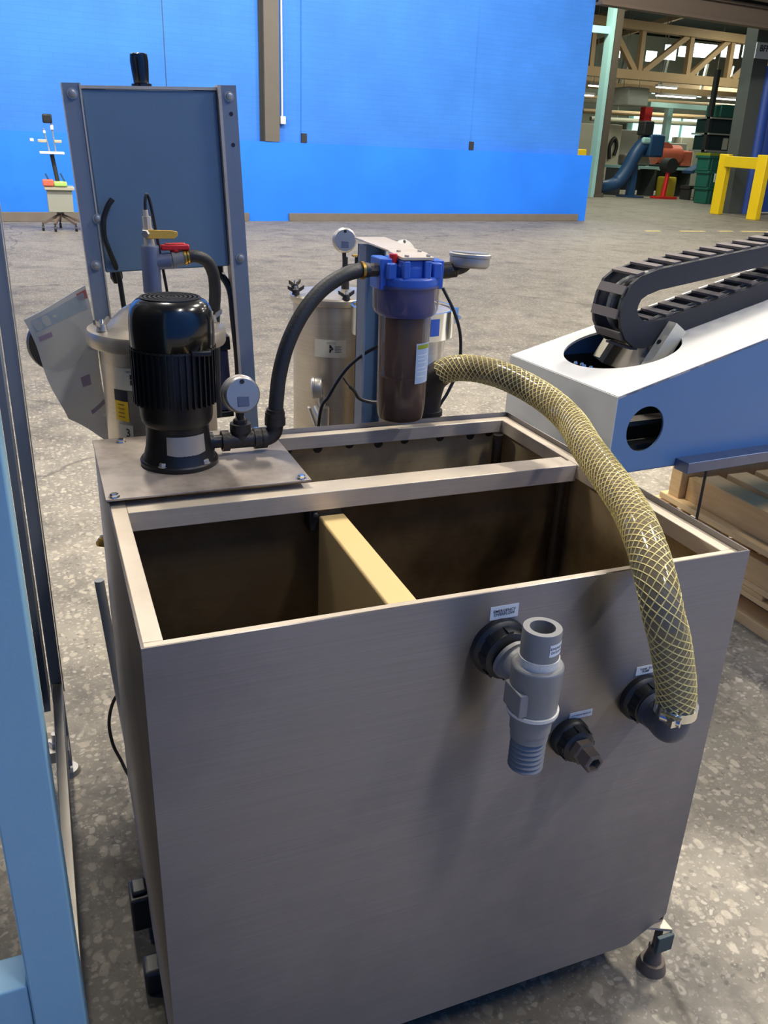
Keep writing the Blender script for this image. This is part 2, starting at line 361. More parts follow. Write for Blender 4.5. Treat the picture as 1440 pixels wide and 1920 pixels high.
M['y_paint'] = pmat('safety yellow paint', (244, 208, 20), .45, 0, .06, 3.)
M['green'] = pmat('dark green plastic', (24, 92, 76), .5, 0, .1, 3.)
M['navy'] = pmat('navy machine paint', (38, 74, 112), .45, 0, .12, 2.)
M['deep_blue'] = pmat('deep blue pipe paint', (40, 76, 160), .45, 0, .1, 2.)
M['coral'] = pmat('coral red machine', (206, 104, 78), .5, 0, .2, 4.)
M['hall_grey'] = pmat('hall light grey', (150, 152, 140), .6, 0, .1, 2.)
M['hall_panel'] = pmat('hall cream panel', (176, 172, 150), .6, 0, .1, 2.)
M['glass_lit'] = pmat('daylit glass', (200, 235, 232), .3, 0, .08, 2., emit=(190, 240, 235), estr=1.3)
M['sky_lit'] = pmat('daylit clerestory', (240, 250, 250), .3, 0, .03, 2., emit=(236, 252, 250), estr=2.6)
M['lamp'] = pmat('lit lamp tube', (250, 240, 220), .3, 0, .02, 2., emit=(255, 244, 225), estr=6.)
M['paint_line'] = pmat('yellow floor paint', (240, 214, 120), .6, 0, .15, 8.)

# ------------------------------------------------------------------ setting
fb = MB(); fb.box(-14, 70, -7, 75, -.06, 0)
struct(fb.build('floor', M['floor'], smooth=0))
WR = math.atan2(.11486526, .99338108)
WO = Vector((-.573, 17.245, 0)); WD = Vector((math.cos(WR), math.sin(WR), 0)); WN = Vector((-math.sin(WR), math.cos(WR), 0))
WM = Matrix.Translation(WO) @ Matrix.Rotation(WR, 4, 'Z')
def wobj(o):
    o.location = WO; o.rotation_euler = (0, 0, WR); return o
def wpt(s, n, z): return WO + WD * s + WN * n + Vector((0, 0, z))
wb = bpy.data.objects.new('wall_back', None); COL.objects.link(wb); wobj(wb); struct(wb)
MB().box(-14, 13.65, .14, .5, 1.5, 8).build('upper_wall', M['wall_blue'], wb, local=True, smooth=0)
MB().box(-14, 14.02, 0, .5, .0, 1.57).build('lower_wall', M['wall_blue2'], wb, local=True, smooth=0)
MB().box(6.08, 10.36, .115, .14, 1.57, 4.5).build('filled_opening', M['wall_blue'], wb, local=True, smooth=0)
for s_ in (6.14, 10.40): MB().box(s_ - .06, s_ + .06, .09, .14, 1.575, 1.76).build('recess_mark', M['dark'], wb, local=True)
MB().box(3.25, 3.265, .134, .141, 1.9, 8).build('wall_seam', M['navy'], wb, local=True)
kb = bpy.data.objects.new('baseboard_back', None); COL.objects.link(kb); wobj(kb); struct(kb)
MB().box(-14, 4.82, -.06, .0, 0, .17).build('kerb', M['kerb'], kb, local=True, bevel=.01)
MB().box(5.73, 13.75, -.06, .0, 0, .165).build('kerb', M['kerb'], kb, local=True, bevel=.01)
cc = bpy.data.objects.new('trim_1', None); COL.objects.link(cc); wobj(cc); struct(cc)
MB().box(5.22, 5.54, -.02, .0, 1.575, 8).box(5.16, 5.22, .08, .14, 1.575, 8).box(5.22, 5.26, 0, .14, 1.575, 8).build('column_face', M['col_grey'], cc, local=True)
MB().box(5.15, 5.22, .06, .08, 1.575, 8).build('column_flange', M['dark'], cc, local=True)
cd = thing('conduit_box', 'white junction box hanging on thin white conduit beside the brown wall column', 'electrical box', wpt(5.64, .08, 1.99), (0, 0, WR))
MB().box(-.06, .06, -.05, .06, -.075, .075).build('box', M['white'], cd, local=True, bevel=.012)
MB().cyl((0, .02, .07), (0, .02, 6), .022, n=10).build('conduit', M['white'], cd, local=True)
# ceiling above the near bay, walls out of view
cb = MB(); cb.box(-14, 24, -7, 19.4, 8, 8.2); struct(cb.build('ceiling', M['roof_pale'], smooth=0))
struct(MB().box(-14, 24, -4.2, -4, 0, 8).build('wall_front_added', M['wall_blue'], smooth=0))  # unseen wall added to tint the tank face and front surfaces blue
struct(MB().box(-14.2, -14, -7, 20, 0, 8).build('wall_left', M['wall_blue'], smooth=0))
# opening to the far hall: header beam, columns
hb = bpy.data.objects.new('trim_2', None); COL.objects.link(hb); wobj(hb); struct(hb)
MB().box(13.65, 26, -.1, .15, 4.86, 4.92).box(13.65, 26, .0, .05, 4.92, 5.3).box(13.65, 26, -.1, .15, 5.3, 5.36).build('header_beam', M['brown_steel'], hb, local=True)
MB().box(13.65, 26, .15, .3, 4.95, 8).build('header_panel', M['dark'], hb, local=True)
MB().cyl((13.65, -.35, 5.5), (26, -.35, 5.42), .09, n=10).build('header_pipe', M['col_grey'], hb, local=True)
MB().box(13.65, 26, -1.6, -1.2, 5.75, 6.3).build('girder', M['brown_steel'], hb, local=True)
c2 = bpy.data.objects.new('trim_3', None); COL.objects.link(c2); c2.location = (21.55, 22.65, 0); c2.rotation_euler = (0, -math.radians(1.5), 0); struct(c2)
MB().box(-.25, .32, -.25, .25, 0, 8).build('column_shaft', M['col_dark'], c2, local=True)
MB().cyl((.50, -.2, 0), (.50, -.2, 4.35), .2, n=20).cyl((1.0, .1, 0), (1.0, .1, 4.35), .3, n=20).build('column_pipe', M['deep_blue'], c2, local=True)
MB().box(.4, 2.2, .2, .3, 0, 4.4).build('side_panel', M['deep_blue'], c2, local=True)
sg = thing('column_sign', 'white sign with dark capital letters on the dark grey column', 'sign', (21.45, 22.36, 4.75))
MB().box(-.30, .42, -.02, .02, -.22, .22).build('panel', M['label'], sg, local=True)
text('BFF E', .24, (0.10, -.026, .05), (PI / 2, 0, 0), M['ink'], sg, world=False, bold=.004)
for i, (x, y, w) in enumerate([(13.4, 16.1, .42), (14.55, 16.1, .72), (15.6, 16.15, .42), (16.9, 16.15, 1.6)]):
    struct(MB().box(x - w / 2, x + w / 2, y - .06, y + .06, 0, .004).build('floor_marking', M['paint_line']))

# ------------------------------------------------------------------ tank
T = thing('rinse_tank', 'large open stainless steel tank with two compartments in the foreground', 'tank', (.475, .4, 0))
W, D, H = .95, .80, .94
fx = lambda a, b, t: (a, t, b)
sh = MB()
sh.prism([(0, .088), (.868, .088), (.95, .14), (.95, H), (0, H)], fx, 0, .003)
sh.box(0, .003, .003, D - .003, .09, H).box(W - .003, W, .003, D - .003, .12, H).box(0, W, D - .003, D, .09, H)
sh.box(.003, W - .003, .003, D - .003, .12, .125)
sh.build('shell', M['face'], T, smooth=0)
ln = MB()
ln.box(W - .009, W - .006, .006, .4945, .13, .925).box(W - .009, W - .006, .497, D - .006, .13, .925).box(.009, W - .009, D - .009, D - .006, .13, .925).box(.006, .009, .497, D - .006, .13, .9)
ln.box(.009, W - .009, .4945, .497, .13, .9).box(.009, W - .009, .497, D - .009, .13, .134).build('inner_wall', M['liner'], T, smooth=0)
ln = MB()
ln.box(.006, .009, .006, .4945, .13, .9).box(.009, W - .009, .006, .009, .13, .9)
ln.box(.009, W - .009, .492, .4944, .13, .9).box(.009, W - .009, .009, .492, .13, .134).build('inner_wall', M['liner_shaded'], T, smooth=0)
rm = MB()
zt, zb = .930, .900
rm.box(.004, W - .004, .004, .030, zb, zt).box(.004, .030, .030, D - .03, zb, zt).box(W - .03, W - .004, .030, D - .03, zb, zt).box(.004, W - .004, D - .03, D - .004, zb, zt)
rm.box(.030, W - .03, .450, .4795, zb - .006, zt).box(.030, W - .03, .4805, .512, zb, zt - .003)
rm.build('rim', M['rim'], T, bevel=.0015)
MB().box(.367, .417, .010, .455, .2, .882).build('divider', M['tan'], T, bevel=.004)
MB().box(.350, .415, .455, .49, .85, .90).cyl((.36, .455, .885), (.36, .447, .885), .006, n=10).build('divider_bracket', M['dark_iron'], T, bevel=.003)
MB().cyl((.905, .755, .135), (.905, .755, .9), .012, n=10).build('corner_bead', M['dark_iron'], T)
MB().cyl((.905, .475, .135), (.905, .475, .9), .010, n=10).build('corner_bead', M['dark_iron'], T)
for wx in (.40, .47, .545, .615, .68, .77, .85, .90):
    z_ = .895 + random.uniform(-.004, .004)
    MB().lathe((wx, .7895, z_), (0, 1, 0), [(.002, -.0015), (.009, -.001), (.011, .001)], 12).build('weld_spot', M['dark_iron'], T)
# foot brackets and levelling feet
def foot(x, y, zt_):
    f = MB(); f.cyl((x, y, 0), (x, y, .022), .03, .024).cyl((x, y, .022), (x, y, .05), .018, .012).cyl((x, y, .05), (x, y, zt_), .008, n=12).hexa((x, y, .05), (0, 0, 1), .014, .012)
    return f.build('levelling_foot', M['brown_steel'], T)
MB().prism([(.80, .055), (.955, -.02), (.955, .06), (.86, .12)], lambda a, b, t: (a, b, t), .112, .118).build('foot_bracket', M['rim'], T)
MB().box(.918, .956, -.028, -.018, .072, .112).build('foot_block', pmat('dark slate block', (44, 66, 70), .5), T, bevel=.002)
foot(.940, -.002, .112)
foot(.90, .74, .12); foot(.05, .74, .12); foot(.05, .04, .12)
MB().box(-.034, .02, .40, .46, .03, .115).box(-.03, -.0, .41, .45, .115, .125).build('rubber_block', M['black_plastic'], T, bevel=.008)
MB().box(-.026, .02, .27, .32, .0, .06).build('rubber_block', M['black_plastic'], T, bevel=.008)
# cover plate
MB().box(-.002, .362, .482, .815, .9405, .9445).build('cover_plate', M['cover'], T, bevel=.001)
for x, y in [(.013, .492), (.052, .786), (.345, .492), (.33, .79)]:
    MB().hexa((x, y, .9445), (0, 0, 1), .0075, .007).cyl((x, y, .9445), (x, y, .9455), .010, n=16).build('bolt', M['chrome'], T)
# bulkhead fittings
def bulkhead(x, z, r):
    b = MB(); b.lathe((x, 0, z), (0, -1, 0), [(r, -.0005), (r, .010), (r * .93, .014), (r * .86, .016), (r * .82, .032), (r * .74, .034), (r * .6, .036)], 40)
    for k in range(8):
        a = 2 * PI * k / 8
        b.beam((x + r * .83 * math.cos(a), -.014, z + r * .83 * math.sin(a)), (x + r * .83 * math.cos(a), -.031, z + r * .83 * math.sin(a)), r * .2, r * .12, up=(math.cos(a), 0, math.sin(a)))
    return b.build('bulkhead_fitting', M['black_plastic'], T)
bulkhead(.501, .849, .0455); bulkhead(.782, .697, .041)
b2 = bulkhead(.649, .650, .034)
MB().lathe((.649, 0, .650), (0.02, -1, -.02), [(.021, .03), (.021, .048), (.0175, .050), (.0175, .072), (.015, .074), (.011, .074), (.010, .055)], 6, False).lathe((.649, 0, .650), (.02, -1, -.02), [(.012, .054), (.012, .062)], 16).build('water_nipple', M['brown_steel'], b2)
def tlabel(x, z, w, h, txt, size, bold):
    l = MB().prism([(x - w / 2, z - h / 2), (x + w / 2, z - h / 2), (x + w / 2, z + h / 2), (x - w / 2, z + h / 2)], fx, -.0008, 0).build('label_plate', M['label'], T)
    lab(l, 'small white sticker reading ' + txt.replace('\n', ' '))
    text(txt, size, (x, -.0012, z), (PI / 2, 0, 0), M['ink'], l, bold=bold)
tlabel(.505, .9045, .046, .0215, 'EMERGENCY\nOVERFLOW', .0064, .00008)
tlabel(.668, .687, .043, .0125, 'CITY WATER MAKE UP', .0036, .00003)
tlabel(.783, .748, .038, .016, 'TANK TO\nPUMP', .0056, .00005)

# overflow pipe screwed into the upper bulkhead
OV = thing('overflow_pipe', 'grey plastic overflow pipe standing upright on the tank front', 'pipe', (.51, -.0915, .697))
ox, oy = .5105, -.0915
MB().cyl((.502, -.034, .847), (.5095, -.075, .842), .027).ring((.502, -.034, .8475), (.2, -1, -.2), .012, .031, 0, .006).build('branch', M['pvc'], OV)
MB().lathe((ox, oy, 0), (0, 0, 1), [(.0205, .800), (.034, .802), (.0345, .838), (.036, .842), (.036, .873), (.033, .8755), (.024, .876)], 40).box(ox - .037, ox - .012, oy - .024, oy + .02, .806, .842).build('tee_body', M['pvc'], OV, bevel=.0015)
MB().lathe((ox, oy, 0), (0, 0, 1), [(.026, .765), (.029, .767), (.0295, .79), (.0345, .793), (.035, .800), (.034, .804), (.030, .806)], 40).build('union_collar', M['pvc'], OV)
MB().lathe((ox, oy, 0), (0, 0, 1), [(.0175, .860), (.0175, .9305), (.0262, .9305), (.0268, .929), (.0268, .888), (.0268, .86)], 44, False).build('top_nipple', M['pvc'], OV)
MB().ring((ox, oy, 0), (0, 0, 1), .025, .0282, .874, .888).ring((ox, oy, 0), (0, 0, 1), .025, .0278, .866, .875).build('thread_tape', M['pvc_light'], OV)
bp_ = [(.017, .698), (.021, .699)]
for k in range(6): bp_ += [(.0250, .7015 + k * .0083), (.0256, .7030 + k * .0083), (.0212, .7085 + k * .0083), (.0212, .7094 + k * .0083)]
bp_ += [(.022, .752), (.027, .753), (.027, .766)]
MB().lathe((ox, oy, 0), (0, 0, 1), bp_, 40).build('barbed_end', M['pvc'], OV, smooth=.35)
MB().ring((ox, oy, 0), (0, 0, 1), .030, .0368, .7985, .8035).build('union_ring', M['pvc_light'], OV)
lp = MB(); n_ = 10; a0, a1 = -PI / 2 - .1, -PI / 2 + 1.15
vs = [(ox + .0272 * math.cos(a0 + (a1 - a0) * i / n_), oy + .0272 * math.sin(a0 + (a1 - a0) * i / n_), z) for z in (.899, .9175) for i in range(n_ + 1)]
lp.add(vs, [(i, i + 1, n_ + 2 + i, n_ + 1 + i) for i in range(n_)])
lpo = lp.build('label_plate', M['label'], OV); lab(lpo, 'small white sticker reading EMERGENCY OVERFLOW')
def wrap_text(body, size, r, zc, ac, mat, parent, cx, cy):
    """curved lettering on an upright cylinder, one object per line"""
    m = MB()
    for li, line in enumerate(body.split('\n')):
        n = len(line); step = size * .72 / r
        for i, ch in enumerate(line):
            a = ac + (i - (n - 1) / 2) * step
            vs, fs = text_mesh(ch, size)
            X = Matrix.Translation((cx + r * math.cos(a), cy + r * math.sin(a), zc - li * size * 1.15)) @ Euler((PI / 2, 0, a + PI / 2)).to_matrix().to_4x4()
            m.add([X @ v for v in vs], fs)
    m.build('lettering', mat, parent, smooth=0, nrm=False)

wrap_text('EMERGENCY\nOVERFLOW', .0052, .0275, .9112, -PI / 2 + .52, M['ink'], lpo, ox, oy)

# ------------------------------------------------------------------ braided hose
HO = thing('braided_hose', 'thick clear hose with yellow braid arching from behind the tank to its front', 'hose', (.765, -.1, .7))
hp = spline([(.765, .86, .90), (.762, .86, .97), (.775, .845, 1.025), (.812, .80, 1.054), (.858, .70, 1.062), (.895, .58, 1.045), (.893, .46, 1.026), (.845, .32, 1.015), (.786, .12, .996), (.745, .015, .982), (.716, -.06, .952), (.712, -.092, .912), (.722, -.100, .88), (.740, -.101, .83), (.755, -.100, .785), (.762, -.100, .748)], 10)
HR = .0292
main = hp[18:]
MB().tube(main, HR, 28).build('hose_wall', M['hose_tube'], HO)
MB().tube(main, HR * .74, 20).build('hose_core', M['sludge'], HO)
# dark rubber cuff at the tank's rear
MB().tube(hp[:24], [.034 if i < 16 else .0335 - .0003 * (i - 16) for i in range(24)], 24).build('rubber_cuff', M['dark_iron'], HO)
MB().cyl((.765, .86, .55), (.765, .86, .91), .034).ring((.765, .86, .93), (0, 0, 1), .03, .0365, 0, .012).build('riser', M['dark_iron'], HO)
# braid threads as fine helices
T_ = []
for i in range(len(main)):
    T_.append((main[min(i + 1, len(main) - 1)] - main[max(i - 1, 0)]).normalized())
Ls = [0]
for i in range(1, len(main)): Ls.append(Ls[-1] + (main[i] - main[i - 1]).length)
xs = []; x = T_[0].cross(Vector((1, 0, 0))).normalized()
for t in T_:
    x = (x - t * x.dot(t)).normalized(); xs.append(x.copy())
def at_len(l):
    import bisect
    i = min(max(bisect.bisect(Ls, l) - 1, 0), len(main) - 2); f = (l - Ls[i]) / (Ls[i + 1] - Ls[i])
    p = main[i].lerp(main[i + 1], f); t = T_[i].lerp(T_[i + 1], f).normalized(); x = xs[i].lerp(xs[i + 1], f); x = (x - t * x.dot(t)).normalized()
    return p, x, t.cross(x)
br = MB(); pitch = .165; NS = 12
for sgn in (1, -1):
    for k in range(NS):
        pts = []; l = 0
        while l < Ls[-1]:
            p, x, y = at_len(l); a = sgn * 2 * PI * l / pitch + 2 * PI * k / NS + (.09 if sgn < 0 else 0)
            pts.append(p + x * (math.cos(a) * (HR + .0002)) + y * (math.sin(a) * (HR + .0002))); l += .008
        br.tube(pts, .00105, 4, False)
br.build('braid', M['braid'], HO, nrm=False)
cl = MB(); cl.ring((.762, -.100, .741), (0, 0, 1), .0285, .0325, 0, .016).build('hose_clamp', M['chrome'], HO)
MB().cyl((.725, -.112, .750), (.741, -.137, .750), .0075, n=12).box(.725, .739, -.136, -.112, .744, .756).build('clamp_screw', M['chrome'], cl_ := HO)
el = [(.781, -.034, .697), (.777, -.06, .698), (.769, -.085, .704), (.763, -.097, .716), (.762, -.100, .732), (.762, -.100, .750)]
MB().tube(spline(el, 6), .0275, 24).ring((.781, -.036, .697), (0, -1, 0), .02, .031, 0, .012).build('elbow', M['pvc_dark'], HO)

# ------------------------------------------------------------------ pump on the cover plate
PX, PY = .147, .641
P = thing('pump_motor', 'upright glossy black pump motor bolted on the cover plate of the tank', 'pump', (PX, PY, .9445))
o = (PX, PY, 0); up = (0, 0, 1)
fl = MB(); fl.lathe(o, up, [(.072, .9448), (.073, .953), (.071, .956), (.055, .957)], 48)
fl.lathe(o, up, [(.069, .955), (.065, .964), (.061, .980), (.0585, 1.0), (.058, 1.022), (.060, 1.030)], 48).build('pedestal', M['black_semi'], P)
for a in (-.9, -2.2, .7, 2.4):
    x_, y_ = PX + .064 * math.cos(a), PY + .064 * math.sin(a)
    MB().hexa((x_, y_, .956), up, .007, .007).cyl((x_, y_, .9555), (x_, y_, .957), .0095, n=14).build('bolt', M['dull_chrome'], P)
gd = MB(); nn = 16; vs = []; r_ = .0622
for z in (.978, 1.012):
    for i in range(nn + 1):
        a = -PI / 2 - .62 + 1.24 * i / nn + .12; vs.append((PX + (r_ if z < 1 else r_ - .0022) * math.cos(a), PY + (r_ if z < 1 else r_ - .0022) * math.sin(a), z + (-.004 * math.sin(PI * i / nn) if z < 1 else .0)))
gd.add(vs, [(i, i + 1, nn + 2 + i, nn + 1 + i) for i in range(nn)]).build('shaft_guard', M['dull_chrome'], P)
bd = MB(); bd.lathe(o, up, [(.060, 1.024), (.0645, 1.030), (.0665, 1.040), (.0672, 1.058), (.070, 1.070), (.0712, 1.082), (.0712, 1.175)], 48)
for k in range(40):
    a = 2 * PI * k / 40; d = Vector((math.cos(a), math.sin(a), 0))
    bd.beam(Vector(o) + d * .0725 + Vector((0, 0, 1.066)), Vector(o) + d * .0725 + Vector((0, 0, 1.17)), .0028, .009, up=d)
bd.build('finned_body', M['black_semi'], P)
MB().lathe(o, up, [(.0745, 1.166), (.0755, 1.168), (.0755, 1.2), (.0752, 1.212), (.0742, 1.222), (.0722, 1.231), (.0692, 1.239), (.065, 1.2455), (.060, 1.250), (.054, 1.2530), (.052, 1.2525)], 56).build('fan_cover', M['black_gloss'], P)
MB().ring((PX, PY, 0), up, .074, .0768, 1.1655, 1.1685, 56).build('cover_edge_glint', M['dark_iron'], P)  # paler ring draws the reflected light line along the cover's lower edge
gr = MB()
for r_ in (.012, .020, .028, .036, .044, .051): gr.ring((PX, PY, 0), up, r_ - .002, r_ + .002, 1.2525, 1.2555, 40)
for k in range(8):
    a = 2 * PI * k / 8; gr.beam((PX, PY, 1.254), (PX + .05 * math.cos(a), PY + .05 * math.sin(a), 1.254), .003, .002)
gr.build('fan_grille', M['black_semi'], P)
MB().box(PX + .02, PX + .055, PY - .078, PY - .068, 1.163, 1.172).build('name_tab', M['black_semi'], P, bevel=.002)
# pump pipework
pz = .972; py_ = .660
pw = MB()
pw.cyl((PX + .035, py_, pz), (.215, py_, pz), .020).cyl((.205, py_, pz), (.240, py_, pz), .013).build('outlet', M['black_semi'], P)
MB().cyl((.232, py_, pz), (.316, py_, pz), .0165).ring((.232, py_, pz), (1, 0, 0), .01, .0205, 0, .014).ring((.296, py_, pz), (1, 0, 0), .01, .0205, 0, .016).cyl((.270, py_, pz), (.270, py_, 1.0), .0165).ring((.270, py_, .99), (0, 0, 1), .01, .0205, 0, .016).cyl((.27, py_, 1.0), (.27, py_ - .004, 1.035), .0075, n=14).hexa((.27, py_, 1.006), (0, 0, 1), .014, .010).build('pipe_tee', M['dark_iron'], P)
MB().tube(spline([(.310, py_, pz), (.325, py_, pz + .001), (.336, py_, pz + .009), (.340, py_, pz + .024), (.340, py_, pz + .034)], 5), .0165, 20).ring((.309, py_, pz), (1, 0, 0), .01, .0205, 0, .012).ring((.340, py_, pz + .026), (0, 0, 1), .01, .0208, 0, .014).build('pipe_elbow', M['dark_iron'], P)
def gauge(parent, c, d, r, name='pressure_gauge', dial='white'):
    """round gauge seen from behind: case with blow-out plug; d points out of its back"""
    d = Vector(d).normalized(); c = Vector(c)
    g = MB(); g.lathe(c - d * .014, d, [(r * .96, -.001), (r * 1.04, .001), (r * 1.04, .006), (r * .99, .008), (r * .99, .022), (r * .94, .026), (r * .88, .028), (r * .2, .0285)], 40)
    g = g.build(name, M['dull_chrome'], parent)
    q = Vector((0, 0, 1)); q = (q - d * q.dot(d)).normalized(); x = d.cross(q)
    Mx = Matrix((x, q, d)).transposed().to_4x4(); Mx.translation = c
    MB().box(-r * .33, r * .33, -r * .62, -r * .05, .012, .0155, Mx).build('gauge_block', M['pvc_blue'], g, bevel=.003)
    MB().lathe(c + q * r * .72 + d * .0125, d, [(r * .14, 0), (r * .12, .003)], 14).build('relief_plug', M['dark_iron'], g)
    MB().lathe(c - d * .016, -d, [(r * .92, -.001), (r * .9, .001)], 36).build('gauge_dial', M[dial], g)
    return g
gauge(P, (.270, .645, 1.068), (.05, -1, .16), .0355)

# black hose from pump to filter
BH = thing('black_hose', 'black rubber hose arching from the pump elbow to the blue filter head', 'hose', (.340, .66, .996))
bhp = spline([(.340, .66, 1.006), (.344, .662, 1.05), (.352, .666, 1.10), (.370, .672, 1.155), (.402, .684, 1.208), (.445, .70, 1.250), (.495, .715, 1.276), (.535, .73, 1.284), (.555, .735, 1.284)], 8)
MB().tube(bhp, .0148, 20).build('hose_wall', M['black_rubber'], BH)
MB().cyl((.340, .66, .997), (.3405, .66, 1.03), .0175).ring((.340, .66, 1.012), (0, 0, 1), .012, .0195, 0, .012).build('lower_ferrule', M['dark_iron'], BH)
MB().ring((.538, .730, 1.284), (1, .1, 0), .014, .0175, 0, .006).build('ring', M['brass'], BH)
MB().cyl((.545, .733, 1.284), (.585, .738, 1.284), .0135, n=8).build('upper_ferrule', M['dark_iron'], BH)

# ------------------------------------------------------------------ cartridge filter and its stand
FX, FY = .648, .75
F = thing('filter_housing', 'clear bowl filter with blue head hanging over the tank rear', 'filter', (FX, FY, .955))
o = (FX, FY, 0)
MB().lathe(o, up, [(.063, 1.246), (.066, 1.250), (.066, 1.268), (.062, 1.272), (.030, 1.273)], 40).lathe(o, up, [(.058, 1.19), (.060, 1.2), (.060, 1.247)], 40).build('head_ring', M['blue_plastic'], F)
hd = MB(); hd.box(FX - .071, FX - .045, FY - .03, FY + .03, 1.245, 1.308).box(FX + .045, FX + .071, FY - .03, FY + .03, 1.245, 1.304)
hd.lathe(o, up, [(.052, 1.27), (.052, 1.292), (.046, 1.298)], 32)
hd.box(FX - .032, FX - .016, FY - .058, FY + .05, 1.27, 1.306).box(FX + .014, FX + .030, FY - .058, FY + .05, 1.27, 1.306).box(FX - .018, FX + .016, FY - .05, FY + .05, 1.27, 1.306)
hd.box(FX - .06, FX - .04, FY - .045, FY - .02, 1.268, 1.3).box(FX + .04, FX + .06, FY - .045, FY - .02, 1.268, 1.3)
hd.build('head', M['blue_plastic'], F, bevel=.003)
MB().lathe(o, up, [(.070, 1.255), (.070, 1.205), (.066, 1.196), (.056, 1.188), (.0545, 1.10), (.0535, 1.0), (.052, .975), (.044, .963), (.020, .958)], 48, False).build('bowl', M['clear_bowl'], F)
MB().lathe(o, up, [(.049, .966), (.0505, .985), (.0515, 1.06)], 36).build('dirty_water', M['sludge'], F)
MB().lathe(o, up, [(.038, 1.06), (.040, 1.07), (.041, 1.185), (.036, 1.19)], 32).build('cartridge', M['cartridge'], F)
MB().lathe((FX, FY, .959), (0, 0, -1), [(.010, 0), (.008, .006), (.005, .008)], 12).build('drain_nub', M['black_plastic'], F)
bl = MB(); n_ = 8; a0, a1 = -PI / 2 + .12, -PI / 2 + .92; vs = [(FX + .0556 * math.cos(a0 + (a1 - a0) * i / n_), FY + .0556 * math.sin(a0 + (a1 - a0) * i / n_), z) for z in (1.052, 1.138) for i in range(n_ + 1)]
blo = bl.add(vs, [(i, i + 1, n_ + 2 + i, n_ + 1 + i) for i in range(n_)]).build('label_plate', M['label_blue'], F); lab(blo, 'pale blue instruction sticker with a yellow strip')
bl = MB(); vs = [(FX + .0560 * math.cos(a0 + .06 + (a1 - a0 - .12) * i / n_), FY + .0560 * math.sin(a0 + .06 + (a1 - a0 - .12) * i / n_), z) for z in (1.126, 1.135) for i in range(n_ + 1)]
bl.add(vs, [(i, i + 1, n_ + 2 + i, n_ + 1 + i) for i in range(n_)]).build('caution_strip', M['ink_olive'], blo)
bl = MB()
for q, (z, e) in enumerate([(1.112, .1), (1.104, .3), (1.096, .15), (1.085, .2), (1.077, .1), (1.066, .25)]):
    vs = [(FX + .0560 * math.cos(a0 + .08 + (a1 - a0 - .12 - e) * i / n_), FY + .0560 * math.sin(a0 + .08 + (a1 - a0 - .12 - e) * i / n_), zz) for zz in (z, z + .0022) for i in range(n_ + 1)]
    bl.add(vs, [(i, i + 1, n_ + 2 + i, n_ + 1 + i) for i in range(n_)])
bl.build('print_lines', M['label'], blo)
MB().cyl((FX - .04, FY - .02, 1.298), (FX - .04, FY - .02, 1.316), .0085).build('relief_button', M['red'], F)
MB().cyl((FX + .068, FY, 1.278), (FX + .098, FY, 1.280), .017).hexa((FX + .098, FY, 1.28), (1, 0, 0.1), .017, .016).tube(spline([(FX + .108, FY, 1.281), (FX + .122, FY, 1.283), (FX + .134, FY - .002, 1.290), (FX + .136, FY - .002, 1.30)], 4), .0125, 14).build('outlet', M['dark_iron'], F)
gauge(F, (FX + .142, FY - .004, 1.300), (-.05, -.03, -1), .043, dial='pvc')
# stand
FS = thing('filter_stand', 'slate blue upright channel with a flat steel arm holding the clear filter', 'stand', (.69, 1.07, 0))
MB().box(.664, .668, 1.04, 1.098, 0, 1.297).box(.664, .724, 1.094, 1.098, 0, 1.297).box(.720, .724, 1.06, 1.098, 0, 1.297).build('post', M['cab_post'], FS)
MB().box(.668, .72, 1.085, 1.0935, 0, 1.296).build('post_web', M['cab'], FS)
MB().prism([(.655, 1.10), (.735, 1.10), (.702, .765), (.632, .765)], lambda a, b, t: (a, b, t), 1.3085, 1.3125).build('arm', M['rim'], FS, bevel=.001)
MB().prism([(FX - .036, FY - .058), (FX + .034, FY - .058), (FX + .05, FY + .06), (FX - .02, FY + .06)], lambda a, b, t: (a, b, t), 1.3075, 1.3135).build('arm_end', M['rim'], FS, bevel=.001)
for x, y in [(.625, .70), (.672, .70), (.642, .785), (.69, .785)]: MB().hexa((x, y, 1.3135), up, .005, .004).build('bolt', M['dull_chrome'], FS)
MB().box(.60, .78, .98, 1.16, 0, .008).build('base_plate', M['cab_post'], FS)
# cable ties and loose cables
tag(MB().tube(spline([(.862, 1.02, 1.20), (.885, 1.0, 1.15), (.907, 1.0, 1.097), (.914, 1.0, 1.045), (.910, 1.0, .994), (.886, 1.0, .939), (.855, 1.0, .875), (.83, 1.0, .7), (.82, 1.0, .3), (.83, 1.0, .01)], 8), .0042, 8).build('black_cable', M['black_plastic']), 'thin black cable looping down behind the clear filter and the yellow hose', 'cable')
tag(MB().tube(spline([(.700, 1.03, 1.06), (.667, 1.05, 1.035), (.628, 1.07, .992), (.593, 1.09, .924), (.57, 1.1, .86), (.56, 1.1, .6), (.55, 1.1, .01)], 8), .004, 8).build('black_cable', M['black_plastic']), 'thin black cable slanting down in front of the labelled steel vessel', 'cable')
tag(MB().tube(spline([(.598, 1.0, .994), (.612, 1.0, .975), (.632, 1.01, .955), (.650, 1.02, .932), (.69, 1.03, .917), (.728, 1.05, .914), (.732, 1.08, .916)], 6), [.002] * 8 + [.0045] * 29, 8).build('cable_tie', M['black_plastic']), 'black cable tie with a pale loose tail round the blue stand', 'cable tie')

